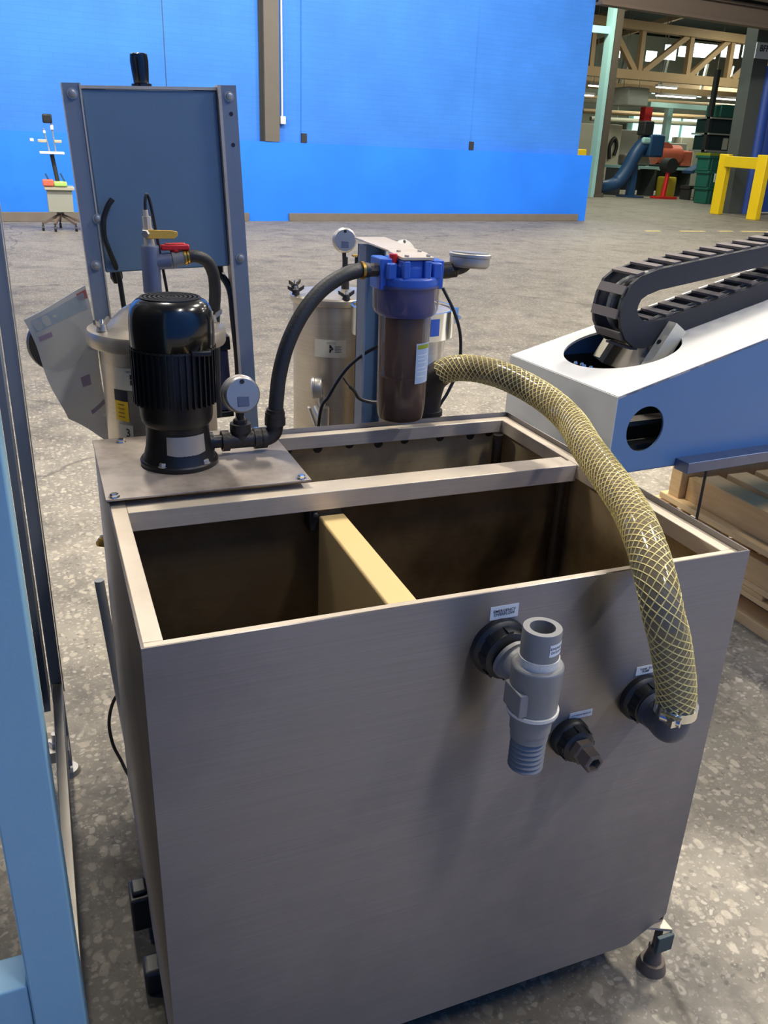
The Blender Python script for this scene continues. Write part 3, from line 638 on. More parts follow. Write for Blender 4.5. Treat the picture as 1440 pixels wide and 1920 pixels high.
# ------------------------------------------------------------------ steel filter vessels
def wing_nut(x, y, z, par, ang=0., mat='dark_iron'):
    w = MB(); w.cyl((x, y, z), (x, y, z + .014), .012, .009, n=16)
    c, s_ = math.cos(ang), math.sin(ang)
    for q in (-1, 1):
        w.add([Vector((x + q * c * a + s_ * t, y + q * s_ * a - c * t, z + b)) for t in (-.003, .003) for a, b in ((.004, .004), (.024, .016), (.025, .026), (.010, .018))],
              [(0, 1, 2, 3), (7, 6, 5, 4), (0, 4, 5, 1), (1, 5, 6, 2), (2, 6, 7, 3), (3, 7, 4, 0)])
    w = w.build('wing_nut', M[mat], par)
    MB().cyl((x, y, z), (x, y, z + .024), .0042, n=10).build('stud', M['chrome'], w)
def vessel_legs(x, y, r, z, par):
    for k in range(3):
        a = PI / 2 + 2 * PI * k / 3; MB().beam((x + r * .9 * math.cos(a), y + r * .9 * math.sin(a), 0), (x + r * .9 * math.cos(a), y + r * .9 * math.sin(a), z), .03, .03).build('leg', M['galv'], par)
def curved_plate(cx, cy, r, a0, a1, z0, z1, n=10):
    m = MB(); vs = [(cx + r * math.cos(a0 + (a1 - a0) * i / n), cy + r * math.sin(a0 + (a1 - a0) * i / n), z) for z in (z0, z1) for i in range(n + 1)]
    return m.add(vs, [(i, i + 1, n + 2 + i, n + 1 + i) for i in range(n)])
def notice(cx, cy, r, ac, zc, par, w=.075, h=.044):
    a = w / r / 2
    l = curved_plate(cx, cy, r + .0008, ac - a, ac + a, zc - h / 2, zc + h / 2).build('label_plate', M['label_cream'], par); lab(l, 'cream notice sticker with a black arrow mark')
    k = MB()
    shp = [(-.002, .011), (.001, .0115), (.009, .001), (.0095, -.002), (.004, -.0045), (.0015, -.0115), (-.002, -.0115), (-.002, -.0015), (.005, -.0003), (.005, .0008), (-.002, .001)]
    f3 = lambda p, q, t: (cx + (r + t) * math.cos(ac + (p) / r), cy + (r + t) * math.sin(ac + p / r), zc + q)
    k.prism(shp, f3, .0009, .0016).build('arrow_mark', M['ink'], l)
    t_ = MB()
    for i in range(5):
        a_ = ac + .014 / r
        vs = [(cx + (r + .0012) * math.cos(a_ + .02 / r * j / 4 * (1 - .15 * (i % 2))), cy + (r + .0012) * math.sin(a_ + .02 / r * j / 4 * (1 - .15 * (i % 2))), zc + .006 - i * .004 + d) for d in (0, .0018) for j in range(5)]
        t_.add(vs, [(j, j + 1, 6 + j, 5 + j) for j in range(4)])
    t_.build('print_lines', M['ink_soft'], l)
    wrap_text('NOTICE', .0065, r + .0012, zc + .0165, ac + .003 / r, M['ink_soft'], l, cx, cy)
# vessel behind the pump
VX, VY = .163, 1.0
V1 = thing('filter_vessel', 'steel filter vessel with domed lid right behind the black pump motor', 'filter vessel', (VX, VY, 0), group='steel filter vessels behind the tank')
MB().lathe((VX, VY, 0), up, [(.06, .1), (.11, .13), (.121, .16), (.123, 1.098), (.118, 1.1)], 56).build('body', M['polished'], V1)
MB().lathe((VX, VY, 0), up, [(.120, 1.098), (.147, 1.1), (.149, 1.104), (.149, 1.126), (.146, 1.132), (.118, 1.136), (.100, 1.145), (.070, 1.172), (.040, 1.188), (.02, 1.192)], 64).build('lid', M['polished'], V1)
vessel_legs(VX, VY, .12, .2, V1)
wing_nut(VX - .117, VY - .04, 1.136, V1, .9, 'dull_chrome'); wing_nut(VX + .125, VY + .02, 1.136, V1, .2, 'dull_chrome'); wing_nut(VX + .0, VY + .13, 1.136, V1, .2, 'dull_chrome')
notice(VX, VY, .123, -PI / 2 - .62, 1.042, V1, .078, .048)
yl = curved_plate(VX, VY, .1238, -PI / 2 - 1.02, -PI / 2 - .72, .948, .992).build('warning_label', M['yellow_label'], V1); lab(yl, 'yellow warning sticker')
curved_plate(VX, VY, .1238, -PI / 2 - 1.02, -PI / 2 - .72, .992, 1.016).build('label_header', M['ink'], yl)
for i in range(4): curved_plate(VX, VY, .1243, -PI / 2 - .95, -PI / 2 - .8, .956 + i * .009, .9585 + i * .009).build('print_line', M['brass'], yl)
y2 = curved_plate(VX, VY, .1238, -PI / 2 - .98, -PI / 2 - .66, .90, .94).build('number_label', M['label_cream'], V1); lab(y2, 'small boxed sticker with the number 3')
text('3', .026, (VX + .1245 * math.cos(-PI / 2 - .76), VY + .1245 * math.sin(-PI / 2 - .76), .922), (PI / 2, 0, -.76), M['ink'], y2)
MB().cyl((VX - .115, VY - .02, .655), (VX - .165, VY - .05, .652), .011).cyl((VX - .155, VY - .044, .652), (VX - .172, VY - .054, .651), .017, .006, n=8).build('drain_plug', M['brass'], V1)
# pipe tree on the lid
TX, TY = .160, 1.0
pt = MB(); pt.cyl((TX, TY, 1.185), (TX, TY, 1.212), .015).lathe((TX, TY, 0), up, [(.017, 1.205), (.0195, 1.208), (.0195, 1.300), (.0175, 1.304)], 28).cyl((TX, TY, 1.268), (TX + .04, TY, 1.273), .0165).build('riser_pipe', M['pvc_blue'], V1)
MB().cyl((TX + .035, TY, 1.272), (TX + .072, TY, 1.279), .0155).cyl((TX + .045, TY, 1.274), (TX + .052, TY, 1.275), .018).cyl((TX + .052, TY, 1.285), (TX + .051, TY, 1.30), .007).build('side_valve', M['pvc'], V1)
rh = MB(); rh.beam((TX + .022, TY - .004, 1.300), (TX + .082, TY - .004, 1.301), .014, .012).beam((TX + .03, TY - .004, 1.303), (TX + .074, TY - .004, 1.304), .010, .012).cyl((TX + .052, TY, 1.29), (TX + .052, TY, 1.305), .011); rh.build('red_handle', M['red'], V1, bevel=.003)
MB().ring((TX + .070, TY, 1.279), (1, 0, .15), .012, .017, 0, .005).ring((TX + .077, TY, 1.280), (1, 0, .15), .010, .0155, 0, .004).build('brass_ring', M['brass'], V1)
MB().tube(spline([(TX + .075, TY, 1.280), (TX + .098, TY, 1.281), (TX + .122, TY + .01, 1.268), (TX + .136, TY + .02, 1.24), (TX + .140, TY + .03, 1.20), (TX + .138, TY + .04, 1.15), (TX + .137, TY + .05, 1.08), (TX + .137, TY + .06, .9)], 6), .0135, 16).build('return_hose', M['black_rubber'], V1)
MB().cyl((TX, TY, 1.30), (TX - .001, TY, 1.318), .012, .010).cyl((TX - .001, TY, 1.318), (TX - .002, TY, 1.338), .011, n=8).cyl((TX - .002, TY, 1.338), (TX - .003, TY, 1.362), .009, n=8).cyl((TX - .003, TY, 1.356), (TX - .004, TY, 1.375), .0055, n=12).build('air_valve', M['rim'], V1)
MB().prism([(-.006, -.009), (.05, -.009), (.057, -.003), (.057, .005), (.045, .008), (-.006, .009)], lambda a, b, t: (TX + a, TY - .014 - t, 1.328 + b), 0, .004).build('lever_handle', M['yellow_handle'], V1, bevel=.001)
MB().hexa((TX - .006, TY - .012, 1.329), (-.5, -1, 0), .009, .012).build('lever_nut', M['dull_chrome'], V1)
MB().tube(spline([(TX - .004, TY, 1.37), (TX - .003, TY, 1.392), (TX + .001, TY + .003, 1.405), (TX + .006, TY + .004, 1.395), (TX + .012, TY + .006, 1.36), (TX + .02, TY + .012, 1.30), (TX + .030, TY + .02, 1.23), (TX + .038, TY + .03, 1.17)], 6), .0032, 8).build('air_line', M['black_plastic'], V1)
# labelled vessel further back
UX, UY = .750, 1.52
V2 = thing('filter_vessel', 'steel filter vessel with a cream arrow sticker, half hidden by the blue stand', 'filter vessel', (UX, UY, 0), group='steel filter vessels behind the tank')
MB().lathe((UX, UY, 0), up, [(.06, .1), (.115, .13), (.126, .16), (.126, 1.088), (.12, 1.09)], 56).build('body', M['polished'], V2)
MB().lathe((UX, UY, 0), up, [(.122, 1.088), (.133, 1.09), (.135, 1.094), (.135, 1.108), (.131, 1.113), (.06, 1.122), (.03, 1.124)], 60).build('lid', M['polished'], V2)
vessel_legs(UX, UY, .12, .2, V2)
wing_nut(UX - .01, UY - .125, 1.113, V2, .15); wing_nut(UX - .128, UY - .02, 1.113, V2, .1); wing_nut(UX - .10, UY + .09, 1.113, V2, .6)
notice(UX, UY, .126, -PI / 2 - .43, .972, V2, .094, .052)
MB().cyl((UX + .03, UY - .0, 1.118), (UX + .028, UY, 1.185), .012).cyl((UX + .028, UY, 1.175), (UX + .028, UY, 1.215), .008).cyl((UX + .028, UY, 1.183), (UX + .075, UY, 1.187), .011).cyl((UX + .068, UY, 1.18), (UX + .068, UY, 1.215), .010).build('top_fitting', M['dark_iron'], V2)
MB().beam((UX + .045, UY - .012, 1.220), (UX + .09, UY - .012, 1.222), .012, .006).build('lever_handle', M['yellow_handle'], V2, bevel=.002)
MB().cyl((UX + .026, UY, 1.2), (UX + .024, UY, 1.232), .006).build('gauge_stem', M['dark_iron'], V2)
gauge(V2, (UX + .022, UY - .01, 1.263), (-.25, -1, .1), .034)
MB().cyl((.665, 1.42, .79), (.665, 1.36, .77), .016).cyl((.668, 1.37, .74), (.668, 1.37, .81), .017).cyl((.665, 1.375, .81), (.66, 1.375, .85), .010).beam((.62, 1.36, .815), (.64, 1.36, .76), .02, .006).build('side_valve', M['dull_chrome'], V2)
gauge(V2, (.650, 1.375, .867), (1, -.35, .05), .030)
# clamped vessel behind the filter
QX, QY = .855, 1.25
V3 = thing('filter_vessel', 'steel filter vessel with a bright clamped lid behind the clear bowl filter', 'filter vessel', (QX, QY, 0), group='steel filter vessels behind the tank')
MB().lathe((QX, QY, 0), up, [(.06, .1), (.108, .13), (.118, .16), (.118, .94), (.121, .945), (.121, .955), (.118, .96), (.122, 1.06)], 56).build('body', M['polished'], V3)
MB().lathe((QX, QY, 0), up, [(.123, 1.06), (.136, 1.062), (.137, 1.10), (.130, 1.112), (.118, 1.116), (.10, 1.112), (.03, 1.116)], 60).build('lid', M['polished'], V3)
MB().ring((QX, QY, 0), up, .136, .143, 1.045, 1.118, 56).box(QX + .13, QX + .156, QY - .03, QY - .018, 1.07, 1.112).cyl((QX + .15, QY - .05, 1.09), (QX + .15, QY - .0, 1.09), .005, n=10).build('clamp_band', M['chrome'], V3)
curved_plate(QX, QY, .1435, -PI / 2 + .15, -PI / 2 + .36, 1.06, 1.105).build('label_plate', M['blue_plastic'], V3)
vessel_legs(QX, QY, .11, .2, V3)
MB().cyl((QX + .005, QY + .03, 1.114), (QX + .005, QY + .03, 1.225), .011).build('gauge_stem', M['dark_iron'], V3)
gauge(V3, (QX + .008, QY + .03, 1.255), (.35, -1, .6), .034)

# ------------------------------------------------------------------ control cabinet on posts
CB = thing('control_cabinet', 'slate blue cabinet on two bolted angle posts behind the pump', 'cabinet', (.273, 1.135, .008), (0, -math.radians(2.5), 0))
MB().box(-.143, .139, .012, .17, 1.228, 1.602).build('panel', M['cab'], CB, local=True, bevel=.003)
MB().box(-.145, .141, .008, .175, 1.602, 1.608).build('top_lit_edge', M['rim'], CB, local=True)  # lit top edge of the cabinet painted as a pale layer
MB().box(-.181, -.145, .0, .005, 0, 1.612).box(-.181, -.176, .005, .04, 0, 1.612).build('post', M['cab_post'], CB, local=True)
MB().box(.147, .181, .0, .005, 0, 1.612).build('post', M['cab_post'], CB, local=True)
MB().box(-.148, -.1448, -.003, .012, .95, 1.61).build('post_lit_edge', M['rim'], CB, local=True)  # lit flange edges of the posts painted as paler strips
MB().box(-.1825, -.1812, -.001, .036, 0, 1.612).build('post_lit_edge', M['rim'], CB, local=True)
MB().box(.140, .1465, -.004, .04, .95, 1.612).build('post_lit_edge', M['rim'], CB, local=True)
MB().box(-.181, .181, .005, .045, .35, .39).build('cross_bar', M['cab_post'], CB, local=True)
for x, z in [(-.163, 1.592), (.164, 1.59), (-.163, 1.247), (.164, 1.247), (-.146, 1.345), (-.152, 1.08), (-.135, 1.08)]:
    MB().lathe((x, 0, z), (0, -1, 0), [(.011, 0), (.011, .002), (.0075, .0022), (.007, .007), (.004, .0085)], 14).build('bolt', M['dull_chrome'] if z > 1.2 else M['dark_iron'], CB, local=True)
for z in (1.555, 1.492): MB().cyl((.166, .001, z), (.166, -.0005, z), .0045, n=12).build('bolt_hole', M['ink'], CB, local=True)
MB().lathe((-.010, .09, 1.608), up, [(.022, 0), (.022, .008), (.0165, .010), (.0185, .03), (.020, .052), (.0185, .066), (.015, .068), (.013, .066)], 28).build('cable_gland', M['black_gloss'], CB, local=True)
for x in (-.118, .118): MB().lathe((x, .05, 1.228), (0, 0, -1), [(.012, 0), (.014, .004), (.014, .018), (.010, .026), (.008, .03)], 8).build('bottom_gland', M['dark_iron'], CB, local=True)
MB().tube(spline([(-.110, -.004, 1.385), (-.121, -.006, 1.372), (-.132, -.006, 1.35), (-.136, -.008, 1.33), (-.137, -.006, 1.305), (-.130, -.004, 1.275), (-.121, .01, 1.245), (-.114, .03, 1.21), (-.112, .03, 1.15), (-.108, .03, 1.05), (-.1, .03, .7)], 6), .0058, 10).build('cable', M['black_plastic'], CB, local=True)
MB().tube(spline([(.122, .05, 1.21), (.138, .02, 1.17), (.139, .01, 1.10), (.142, .01, 1.02), (.141, .012, .95), (.136, .02, .85), (.13, .02, .6)], 6), .0085, 10).build('cable', M['black_plastic'], CB, local=True)
bx = MB(); bx.box(.075, .128, .05, .13, .862, 1.02).build('switch_box', pmat('indigo box paint', (52, 54, 84), .5), CB, local=True, bevel=.004)
MB().box(.075, .13, .046, .132, .846, .862).build('switch_box_base', M['black_plastic'], CB, local=True, bevel=.003)
MB().box(.075, .134, .046, .134, 1.02, 1.055).build('switch_box_cover', M['black_plastic'], CB, local=True, bevel=.003)
MB().ring((-.272, .13, 1.052), (.25, -1, .1), .044, .066, -.012, .012, 40).lathe((-.272, .13, 1.052), (.25, -1, .1), [(.044, -.004), (.044, .004)], 24).build('cable_reel', M['black_plastic'], CB, local=True)
MB().cyl((-.272, .125, 1.052), (-.17, .03, 1.055), .008, n=10).build('reel_arm', M['dark_iron'], CB, local=True)
# cloudy plastic bag hanging off the left post
BG = bpy.data.meshes.new('plastic_bag'); vs = []; nx, nz = 18, 26
BGL = Vector((.0, 1.12, 0))
def bagp(u, v):
    tl = Vector((-.108, 1.13, 1.132)); tr = Vector((.028, 1.122, 1.205)); bl_ = Vector((-.042, 1.13, .90)); br_ = Vector((.062, 1.122, .82))
    p = tl.lerp(tr, u).lerp(bl_.lerp(br_, u), v)
    p.y += -.012 * math.sin(5 * u + 3 * v) * (1 - u) - .006 * math.sin(9 * v + 4 * u); p.x += .004 * math.sin(8 * v)
    return p
bag = MB(); lay = []
for side in (-.0025, .0025):
    for j in range(nz + 1):
        for i in range(nx + 1): lay.append(bagp(i / nx, j / nz) + Vector((0, side, 0)))
N1 = (nx + 1) * (nz + 1); fs = []
for j in range(nz):
    for i in range(nx):
        a = j * (nx + 1) + i; fs.append((a, a + 1, a + nx + 2, a + nx + 1)); fs.append((N1 + a, N1 + a + nx + 1, N1 + a + nx + 2, N1 + a + 1))
for i in range(nx): fs.append((i, N1 + i, N1 + i + 1, i + 1)); a = nz * (nx + 1) + i; fs.append((a, a + 1, N1 + a + 1, N1 + a))
for j in range(nz): a = j * (nx + 1); fs.append((a, a + nx + 1, N1 + a + nx + 1, N1 + a)); a = a + nx; fs.append((a, N1 + a, N1 + a + nx + 1, a + nx + 1))
bpy.data.meshes.remove(BG)
BAG = thing('plastic_bag', 'cloudy clear plastic bag with faint print hanging from the left cabinet post', 'bag', (0, 1.12, 0))
bag.add(lay, fs).build('film', M['bag'], BAG)
def patch(name, u0, u1, v0, v1, mat, skew=0.):
    m = MB(); n = 6
    vs = [bagp(u0 + (u1 - u0) * i / n, v0 + (v1 - v0) * j + skew * i / n) + Vector((0, -.0035, 0)) for j in (0, 1) for i in range(n + 1)]
    m.add(vs, [(i, i + 1, n + 2 + i, n + 1 + i) for i in range(n)]).build(name, mat, BAG)
patch('print_band', .08, .95, .03, .13, M['print_blue']); patch('print_bar', .08, .3, .17, .21, M['print'])
patch('print_bar', .84, .99, .02, .07, M['print_red']); patch('print_bar', .62, .98, .80, .83, M['print'], -.12)
patch('print_bar', .62, .8, .55, .62, M['print'], -.03)
tag(MB().cyl((.022, .835, 0), (-.0165, .835, .615), .0105, n=16).build('white_pipe', M['white']), 'white plastic pipe standing slightly tilted behind the left rear corner of the tank', 'pipe')
tag(MB().tube(spline([(.03, .86, .30), (.002, .862, .295), (-.018, .862, .26), (-.028, .862, .21), (-.024, .862, .15), (-.010, .862, .10), (.005, .86, .05), (.03, .86, .012), (.09, .86, .008)], 6), .004, 8).build('black_cable', M['black_plastic']), 'thin black cable looping out past the lower left rear corner of the tank', 'cable')

# ------------------------------------------------------------------ machine frame at the left edge
FR = thing('machine_frame', 'blue painted machine frame with tall posts at the left edge of the view', 'frame', (-.15, .5, 0))
MB().box(-.188, -.121, .0, .065, .04, 1.75).build('front_post', M['frame_blue'], FR, bevel=.003)
MB().box(-.95, -.1885, .004, .062, .345, .43).build('front_rail', M['frame_blue'], FR, bevel=.003)
MB().box(-.150, -.124, .965, 1.0, .03, 1.75).build('rear_post', M['frame_grey'], FR, bevel=.002)
MB().box(-.122, -.1195, .962, .972, .26, 1.75).build('rear_post_lit_edge', M['rim'], FR)  # lit edge of the rear post painted as a pale strip
MB().box(-.166, -.152, .86, .96, .28, 1.75).build('door_strip', M['frame_grey'], FR)
MB().box(-.186, -.168, .066, .86, .30, 1.75).build('inner_panel', M['black_plastic'], FR)
MB().box(-.146, -.124, .066, .964, .245, .285).build('side_rail', M['galv'], FR, bevel=.002)
for x, y in ((-.137, .985), (-.155, .03)):
    MB().cyl((x, y, 0), (x, y, .012), .032, .026).cyl((x, y, .012), (x, y, .05), .007, n=10).build('levelling_foot', M['dull_chrome'], FR)
MB().box(-.2, -.125, .90, .96, .10, .13).hexa((-.155, .93, .13), up, .016, .014).cyl((-.155, .93, .144), (-.155, .93, .165), .008).build('foot_clamp', M['dull_chrome'], FR)
MB().box(-.95, -.88, .0, .065, 0, 1.75).build('far_post', M['frame_blue'], FR, bevel=.003)
MB().box(-.95, -.12, .965, 1.0, 1.70, 1.75).box(-.95, -.12, .0, .065, 1.70, 1.75).build('top_rail', M['frame_blue'], FR)

# ------------------------------------------------------------------ inclined machine at right with cable chain
MY = math.radians(4); MO = Vector((1.40, .968, 0)); ZB = .67
def ml(u, v, w): return (u, v, w + ZB)
SL = .2505; H0 = .230
tp = lambda u: H0 + SL * min(u, 1.7)
MC = thing('inclined_machine', 'long blue machine beam with a sloping pale top at the right edge', 'machine', MO, (0, 0, MY))
LEN = 2.5; DV = .54
hc = (.116, .126)
MB().holed([(0, 0), (.30, 0), (.30, tp(.30)), (0, tp(0))], hc, .068, lambda a, b, t: ml(a, t, b), 0, .006).prism([(.30, 0), (LEN, 0), (LEN, tp(LEN)), (1.7, tp(1.7)), (.30, tp(.30))], lambda a, b, t: ml(a, t, b), 0, .006).build('side_panel', M['mach_blue'], MC, local=True, smooth=.3)
MB().prism([(0, 0), (LEN, 0), (LEN, tp(LEN)), (1.7, tp(1.7)), (0, tp(0))], lambda a, b, t: ml(a, t, b), DV - .006, DV).build('side_panel', M['mach_blue'], MC, local=True, smooth=.3)
hole = (.250, .300)
MB().holed([(0, 0), (.55, 0), (.55, DV), (0, DV)], hole, .178, lambda a, b, t: ml(a, b, tp(a) + t), -.006, .002).prism([(.55, 0), (1.7, 0), (1.7, DV), (.55, DV)], lambda a, b, t: ml(a, b, tp(a) + t), -.006, .002).prism([(1.7, 0), (LEN, 0), (LEN, DV), (1.7, DV)], lambda a, b, t: ml(a, b, tp(a) + t), -.006, .002).build('top_plate', M['mach_white'], MC, local=True, smooth=.3)
MB().box(-.004, .0, 0, DV, ZB, ZB + H0).build('end_plate', M['mach_grey'], MC, local=True)
MB().box(LEN, LEN + .004, 0, DV, ZB, ZB + tp(LEN)).build('end_plate', M['mach_grey'], MC, local=True)
MB().box(.0, LEN, .006, DV - .006, ZB - .006, ZB).build('bottom_plate', M['mach_blue'], MC, local=True)
MB().box(.01, LEN, DV - .016, DV - .008, ZB + .002, ZB + .22).box(.01, LEN, .012, DV - .016, ZB + .001, ZB + .006).box(.75, .76, .012, DV - .016, ZB + .006, ZB + .36).build('inner_shade_sheets', M['dark'], MC, local=True)  # dark sheets added inside to give the shade seen through the holes
MB().box(.03, .74, .24, .25, ZB + .006, ZB + .16).box(.03, .5, .08, .13, ZB + .03, ZB + .045).box(.03, .5, .10, .15, ZB + .10, ZB + .115).build('inner_rib', M['col_grey'], MC, local=True)
MB().box(.255, LEN, -.055, .0, ZB - .012, ZB + .022).build('ledge_bar', pmat('worn blue steel', (98, 112, 140), .35, .6, .25, 20.), MC, local=True, bevel=.002)
MB().cyl((.36, -.03, ZB - .012), (.36, -.03, .0), .0045, n=10).build('drop_rod', M['dark_iron'], MC, local=True)
MB().box(1.95, 2.45, .04, .50, 0, ZB - .006).build('pedestal', M['mach_blue'], MC, local=True)
for i in range(7):
    MB().lathe(ml(.10 + .008 * (i % 2), .33 - i * .022, tp(.1) - .045), up, [(.006, 0), (.006, .03), (.007, .034), (.004, .041)], 12).build('stud', M['chrome'], MC, local=True)
MB().box(.08, .13, .15, .36, ZB + tp(.1) - .055, ZB + tp(.1) - .045).build('stud_bar', M['dark'], MC, local=True)
# bracket channel in the hole
BK = thing('bracket_channel', 'pale steel U channel tilted in the round hole under the chain end', 'bracket', MO, (0, 0, MY))
dirv = Vector((.087, 0, .133)).normalized(); nv = Vector((-dirv.z, 0, dirv.x))
A_ = Vector((.283, 0, .247 + ZB)); Lc = .168
def chan(a, v, n): return A_ + dirv * a + nv * n + Vector((0, v, 0))
def cbox(a0, a1, v0, v1, n0, n1):
    return [chan(a, v, n) for n in (n0, n1) for v in (v0, v1) for a in (a0, a1)]
F6 = [(0, 2, 3, 1), (4, 5, 7, 6), (0, 1, 5, 4), (2, 6, 7, 3), (0, 4, 6, 2), (1, 3, 7, 5)]
MB().add(cbox(-.02, .16, .206, .210, -.055, 0), F6).add(cbox(-.02, .16, .210, .240, -.004, 0), F6).build('near_flange', M['label_cream'], BK, local=True)
MB().add(cbox(-.02, .12, .456, .460, -.055, 0), F6).add(cbox(-.02, .12, .425, .456, -.004, 0), F6).build('far_flange', M['label_cream'], BK, local=True)
MB().add(cbox(-.02, .16, .210, .456, -.055, -.051), F6).build('web', M['galv'], BK, local=True)
MB().lathe(chan(.088, .226, 0), nv, [(.008, 0), (.008, .0012)], 16).build('slot_hole', M['dark'], BK, local=True)
# cable chain
CH = thing('cable_chain', 'charcoal cable drag chain folded in a loop on the pale sloping machine top', 'cable chain', MO, (0, 0, MY))
def surf(u): return tp(u)
outer = [(1.65, surf(1.65) + .004), (1.2, surf(1.2) + .004), (.80, surf(.8) + .004), (.60, surf(.6) + .004), (.44, .345), (.35, .316), (.29, .298), (.25, .302), (.212, .328), (.188, .365), (.178, .405), (.186, .455), (.205, .497), (.235, .518), (.302, .538), (.45, .560), (.60, .582), (.746, .602), (.95, .64), (1.2, .70), (1.65, .81)]
inner = [(1.65, surf(1.65) + .066), (1.2, surf(1.2) + .066), (.80, surf(.8) + .066), (.60, surf(.6) + .066), (.44, .406), (.35, .386), (.295, .380), (.268, .386), (.252, .398), (.244, .408), (.241, .418), (.242, .432), (.250, .450), (.272, .463), (.315, .476), (.455, .497), (.605, .519), (.752, .540), (.955, .578), (1.2, .638), (1.65, .748)]
def side_plate(v0, v1, name):
    m = MB(); n = len(outer); vs = []
    for v in (v0, v1):
        vs += [ml(u, v, w) for u, w in outer] + [ml(u, v, w) for u, w in inner]
    fs = []
    for i in range(n - 1):
        fs += [(i, i + 1, n + i + 1, n + i), (2 * n + i, 3 * n + i, 3 * n + i + 1, 2 * n + i + 1), (i, 2 * n + i, 2 * n + i + 1, i + 1), (n + i, n + i + 1, 3 * n + i + 1, 3 * n + i)]
    fs += [(0, n, 3 * n, 2 * n), (n - 1, 3 * n - 1, 4 * n - 1, 2 * n - 1)]
    return m.add(vs, fs).build(name, M['charcoal'], CH, local=True, smooth=.3)
side_plate(.245, .257, 'side_plate'); side_plate(.372, .384, 'side_plate')
def along(path, d0, step, cnt):
    P_ = [Vector((a, b)) for a, b in path]; out = []; L = [0]
    for i in range(1, len(P_)): L.append(L[-1] + (P_[i] - P_[i - 1]).length)
    d = d0
    for _ in range(cnt):
        if d > L[-1]: break
        i = max(k for k in range(len(L)) if L[k] <= d + 1e-9); i = min(i, len(P_) - 2)
        f = (d - L[i]) / (L[i + 1] - L[i]); out.append((P_[i].lerp(P_[i + 1], f), (P_[i + 1] - P_[i]).normalized())); d += step
    return out
def bar(p, t, off, name='cross_bar'):
    nn_ = Vector((-t.y, t.x)) * off; hw = .014
    vs = []
    for v in (.255, .374):
        for a, b in ((-hw, -.0035), (hw, -.0035), (hw, .0035), (-hw, .0035)):
            q = p + t * a + nn_ + Vector((-t.y, t.x)) * b; vs.append(ml(q.x, v, q.y))
    MB().add(vs, [(0, 1, 2, 3), (7, 6, 5, 4), (0, 4, 5, 1), (1, 5, 6, 2), (2, 6, 7, 3), (3, 7, 4, 0)]).build(name, M['chain_bar'], CH, local=True)
for p, t in along(outer[6:], .03, .071, 24): bar(p, t, .0045)
for p, t in along(list(reversed(inner[:7])), .02, .071, 20): bar(p, t, .004)
mid = [((a[0] + b[0]) / 2, (a[1] + b[1]) / 2) for a, b in zip(outer, inner)]
cc_ = [pmat('green cable', (86, 104, 84), .5), M['black_plastic'], M['pvc']]
for k, v in enumerate((.285, .312, .340)):
    MB().tube([ml(u, v, w) for u, w in mid], .010, 10).build('cable', cc_[k], CH, local=True)

# ------------------------------------------------------------------ pallets
PLX = 2.13
def board(par, x0, x1, y0, y1, z0, z1, name='board', mat='wood'):
    return MB().box(x0, x1, y0, y1, z0, z1).build(name, M[mat], par, bevel=.003)
PG = 'wooden pallets stacked beside the tank'
p1 = thing('wooden_pallet', 'bottom wooden pallet of the stack standing on the floor right of the tank', 'pallet', (2.63, .95, 0), group=PG)
for x in (2.13, 2.58, 3.03): board(p1, x, x + .1, .35, 1.55, 0, .042, 'runner')
for x in (2.13, 2.58, 3.03):
    for y in (.35, 1.45): board(p1, x, x + .1, y, y + .1, .042, .106, 'block', 'wood2')
for x in (2.13, 2.58, 3.03): board(p1, x, x + .1, .35, 1.55, .106, .128, 'stringer_board')
for k in range(8): board(p1, 2.128, 3.13, .35 + k * .155, .35 + k * .155 + .115, .128, .146, 'deck_board', 'wood2')
p2 = thing('wooden_pallet', 'middle wooden pallet of the stack, just above the bottom pallet', 'pallet', (2.63, .95, .146), group=PG)
for k in range(3): board(p2, 2.13 + k * .38, 2.30 + k * .38, .35, 1.55, .146, .168, 'bottom_board')
for x in (2.133, 2.6, 3.09): board(p2, x, x + .04, .35, 1.55, .168, .258, 'stringer', 'wood2')
for y in (.36, .60, .86, 1.255, 1.42, 1.50):
    board(p2, 2.12, 3.13, y, y + .09 if y != 1.42 else y + .02, .258, .282, 'deck_board')
tag(MB().box(2.14, 3.1, .50, 1.0, .283, .2865).build('slip_sheet', M['white']), 'white plastic slip sheet between the top and middle pallets', 'plastic sheet')
p3 = thing('wooden_pallet', 'top wooden pallet of the stack with deck boards running away', 'pallet', (2.63, .95, .287), group=PG)
for x in (2.125, 2.55, 2.98): board(p3, x, x + .14, .35, 1.56, .2875, .312, 'bottom_board')
for x in (2.165, 2.6, 3.03): board(p3, x, x + .04, .37, 1.46, .312, .402, 'stringer', 'wood2')
board(p3, 2.14, 3.1, 1.47, 1.53, .312, .43, 'end_board', 'wood2')
for k in range(7): board(p3, 2.155 + k * .137, 2.155 + k * .137 + .095, .36, 1.40, .402, .424, 'deck_board', 'wood' if k % 2 else 'wood2')
for k in range(5): board(p3, 2.33 + k * .15, 2.33 + k * .15 + .10, .38, 1.22, .424, .446, 'top_board', 'wood')

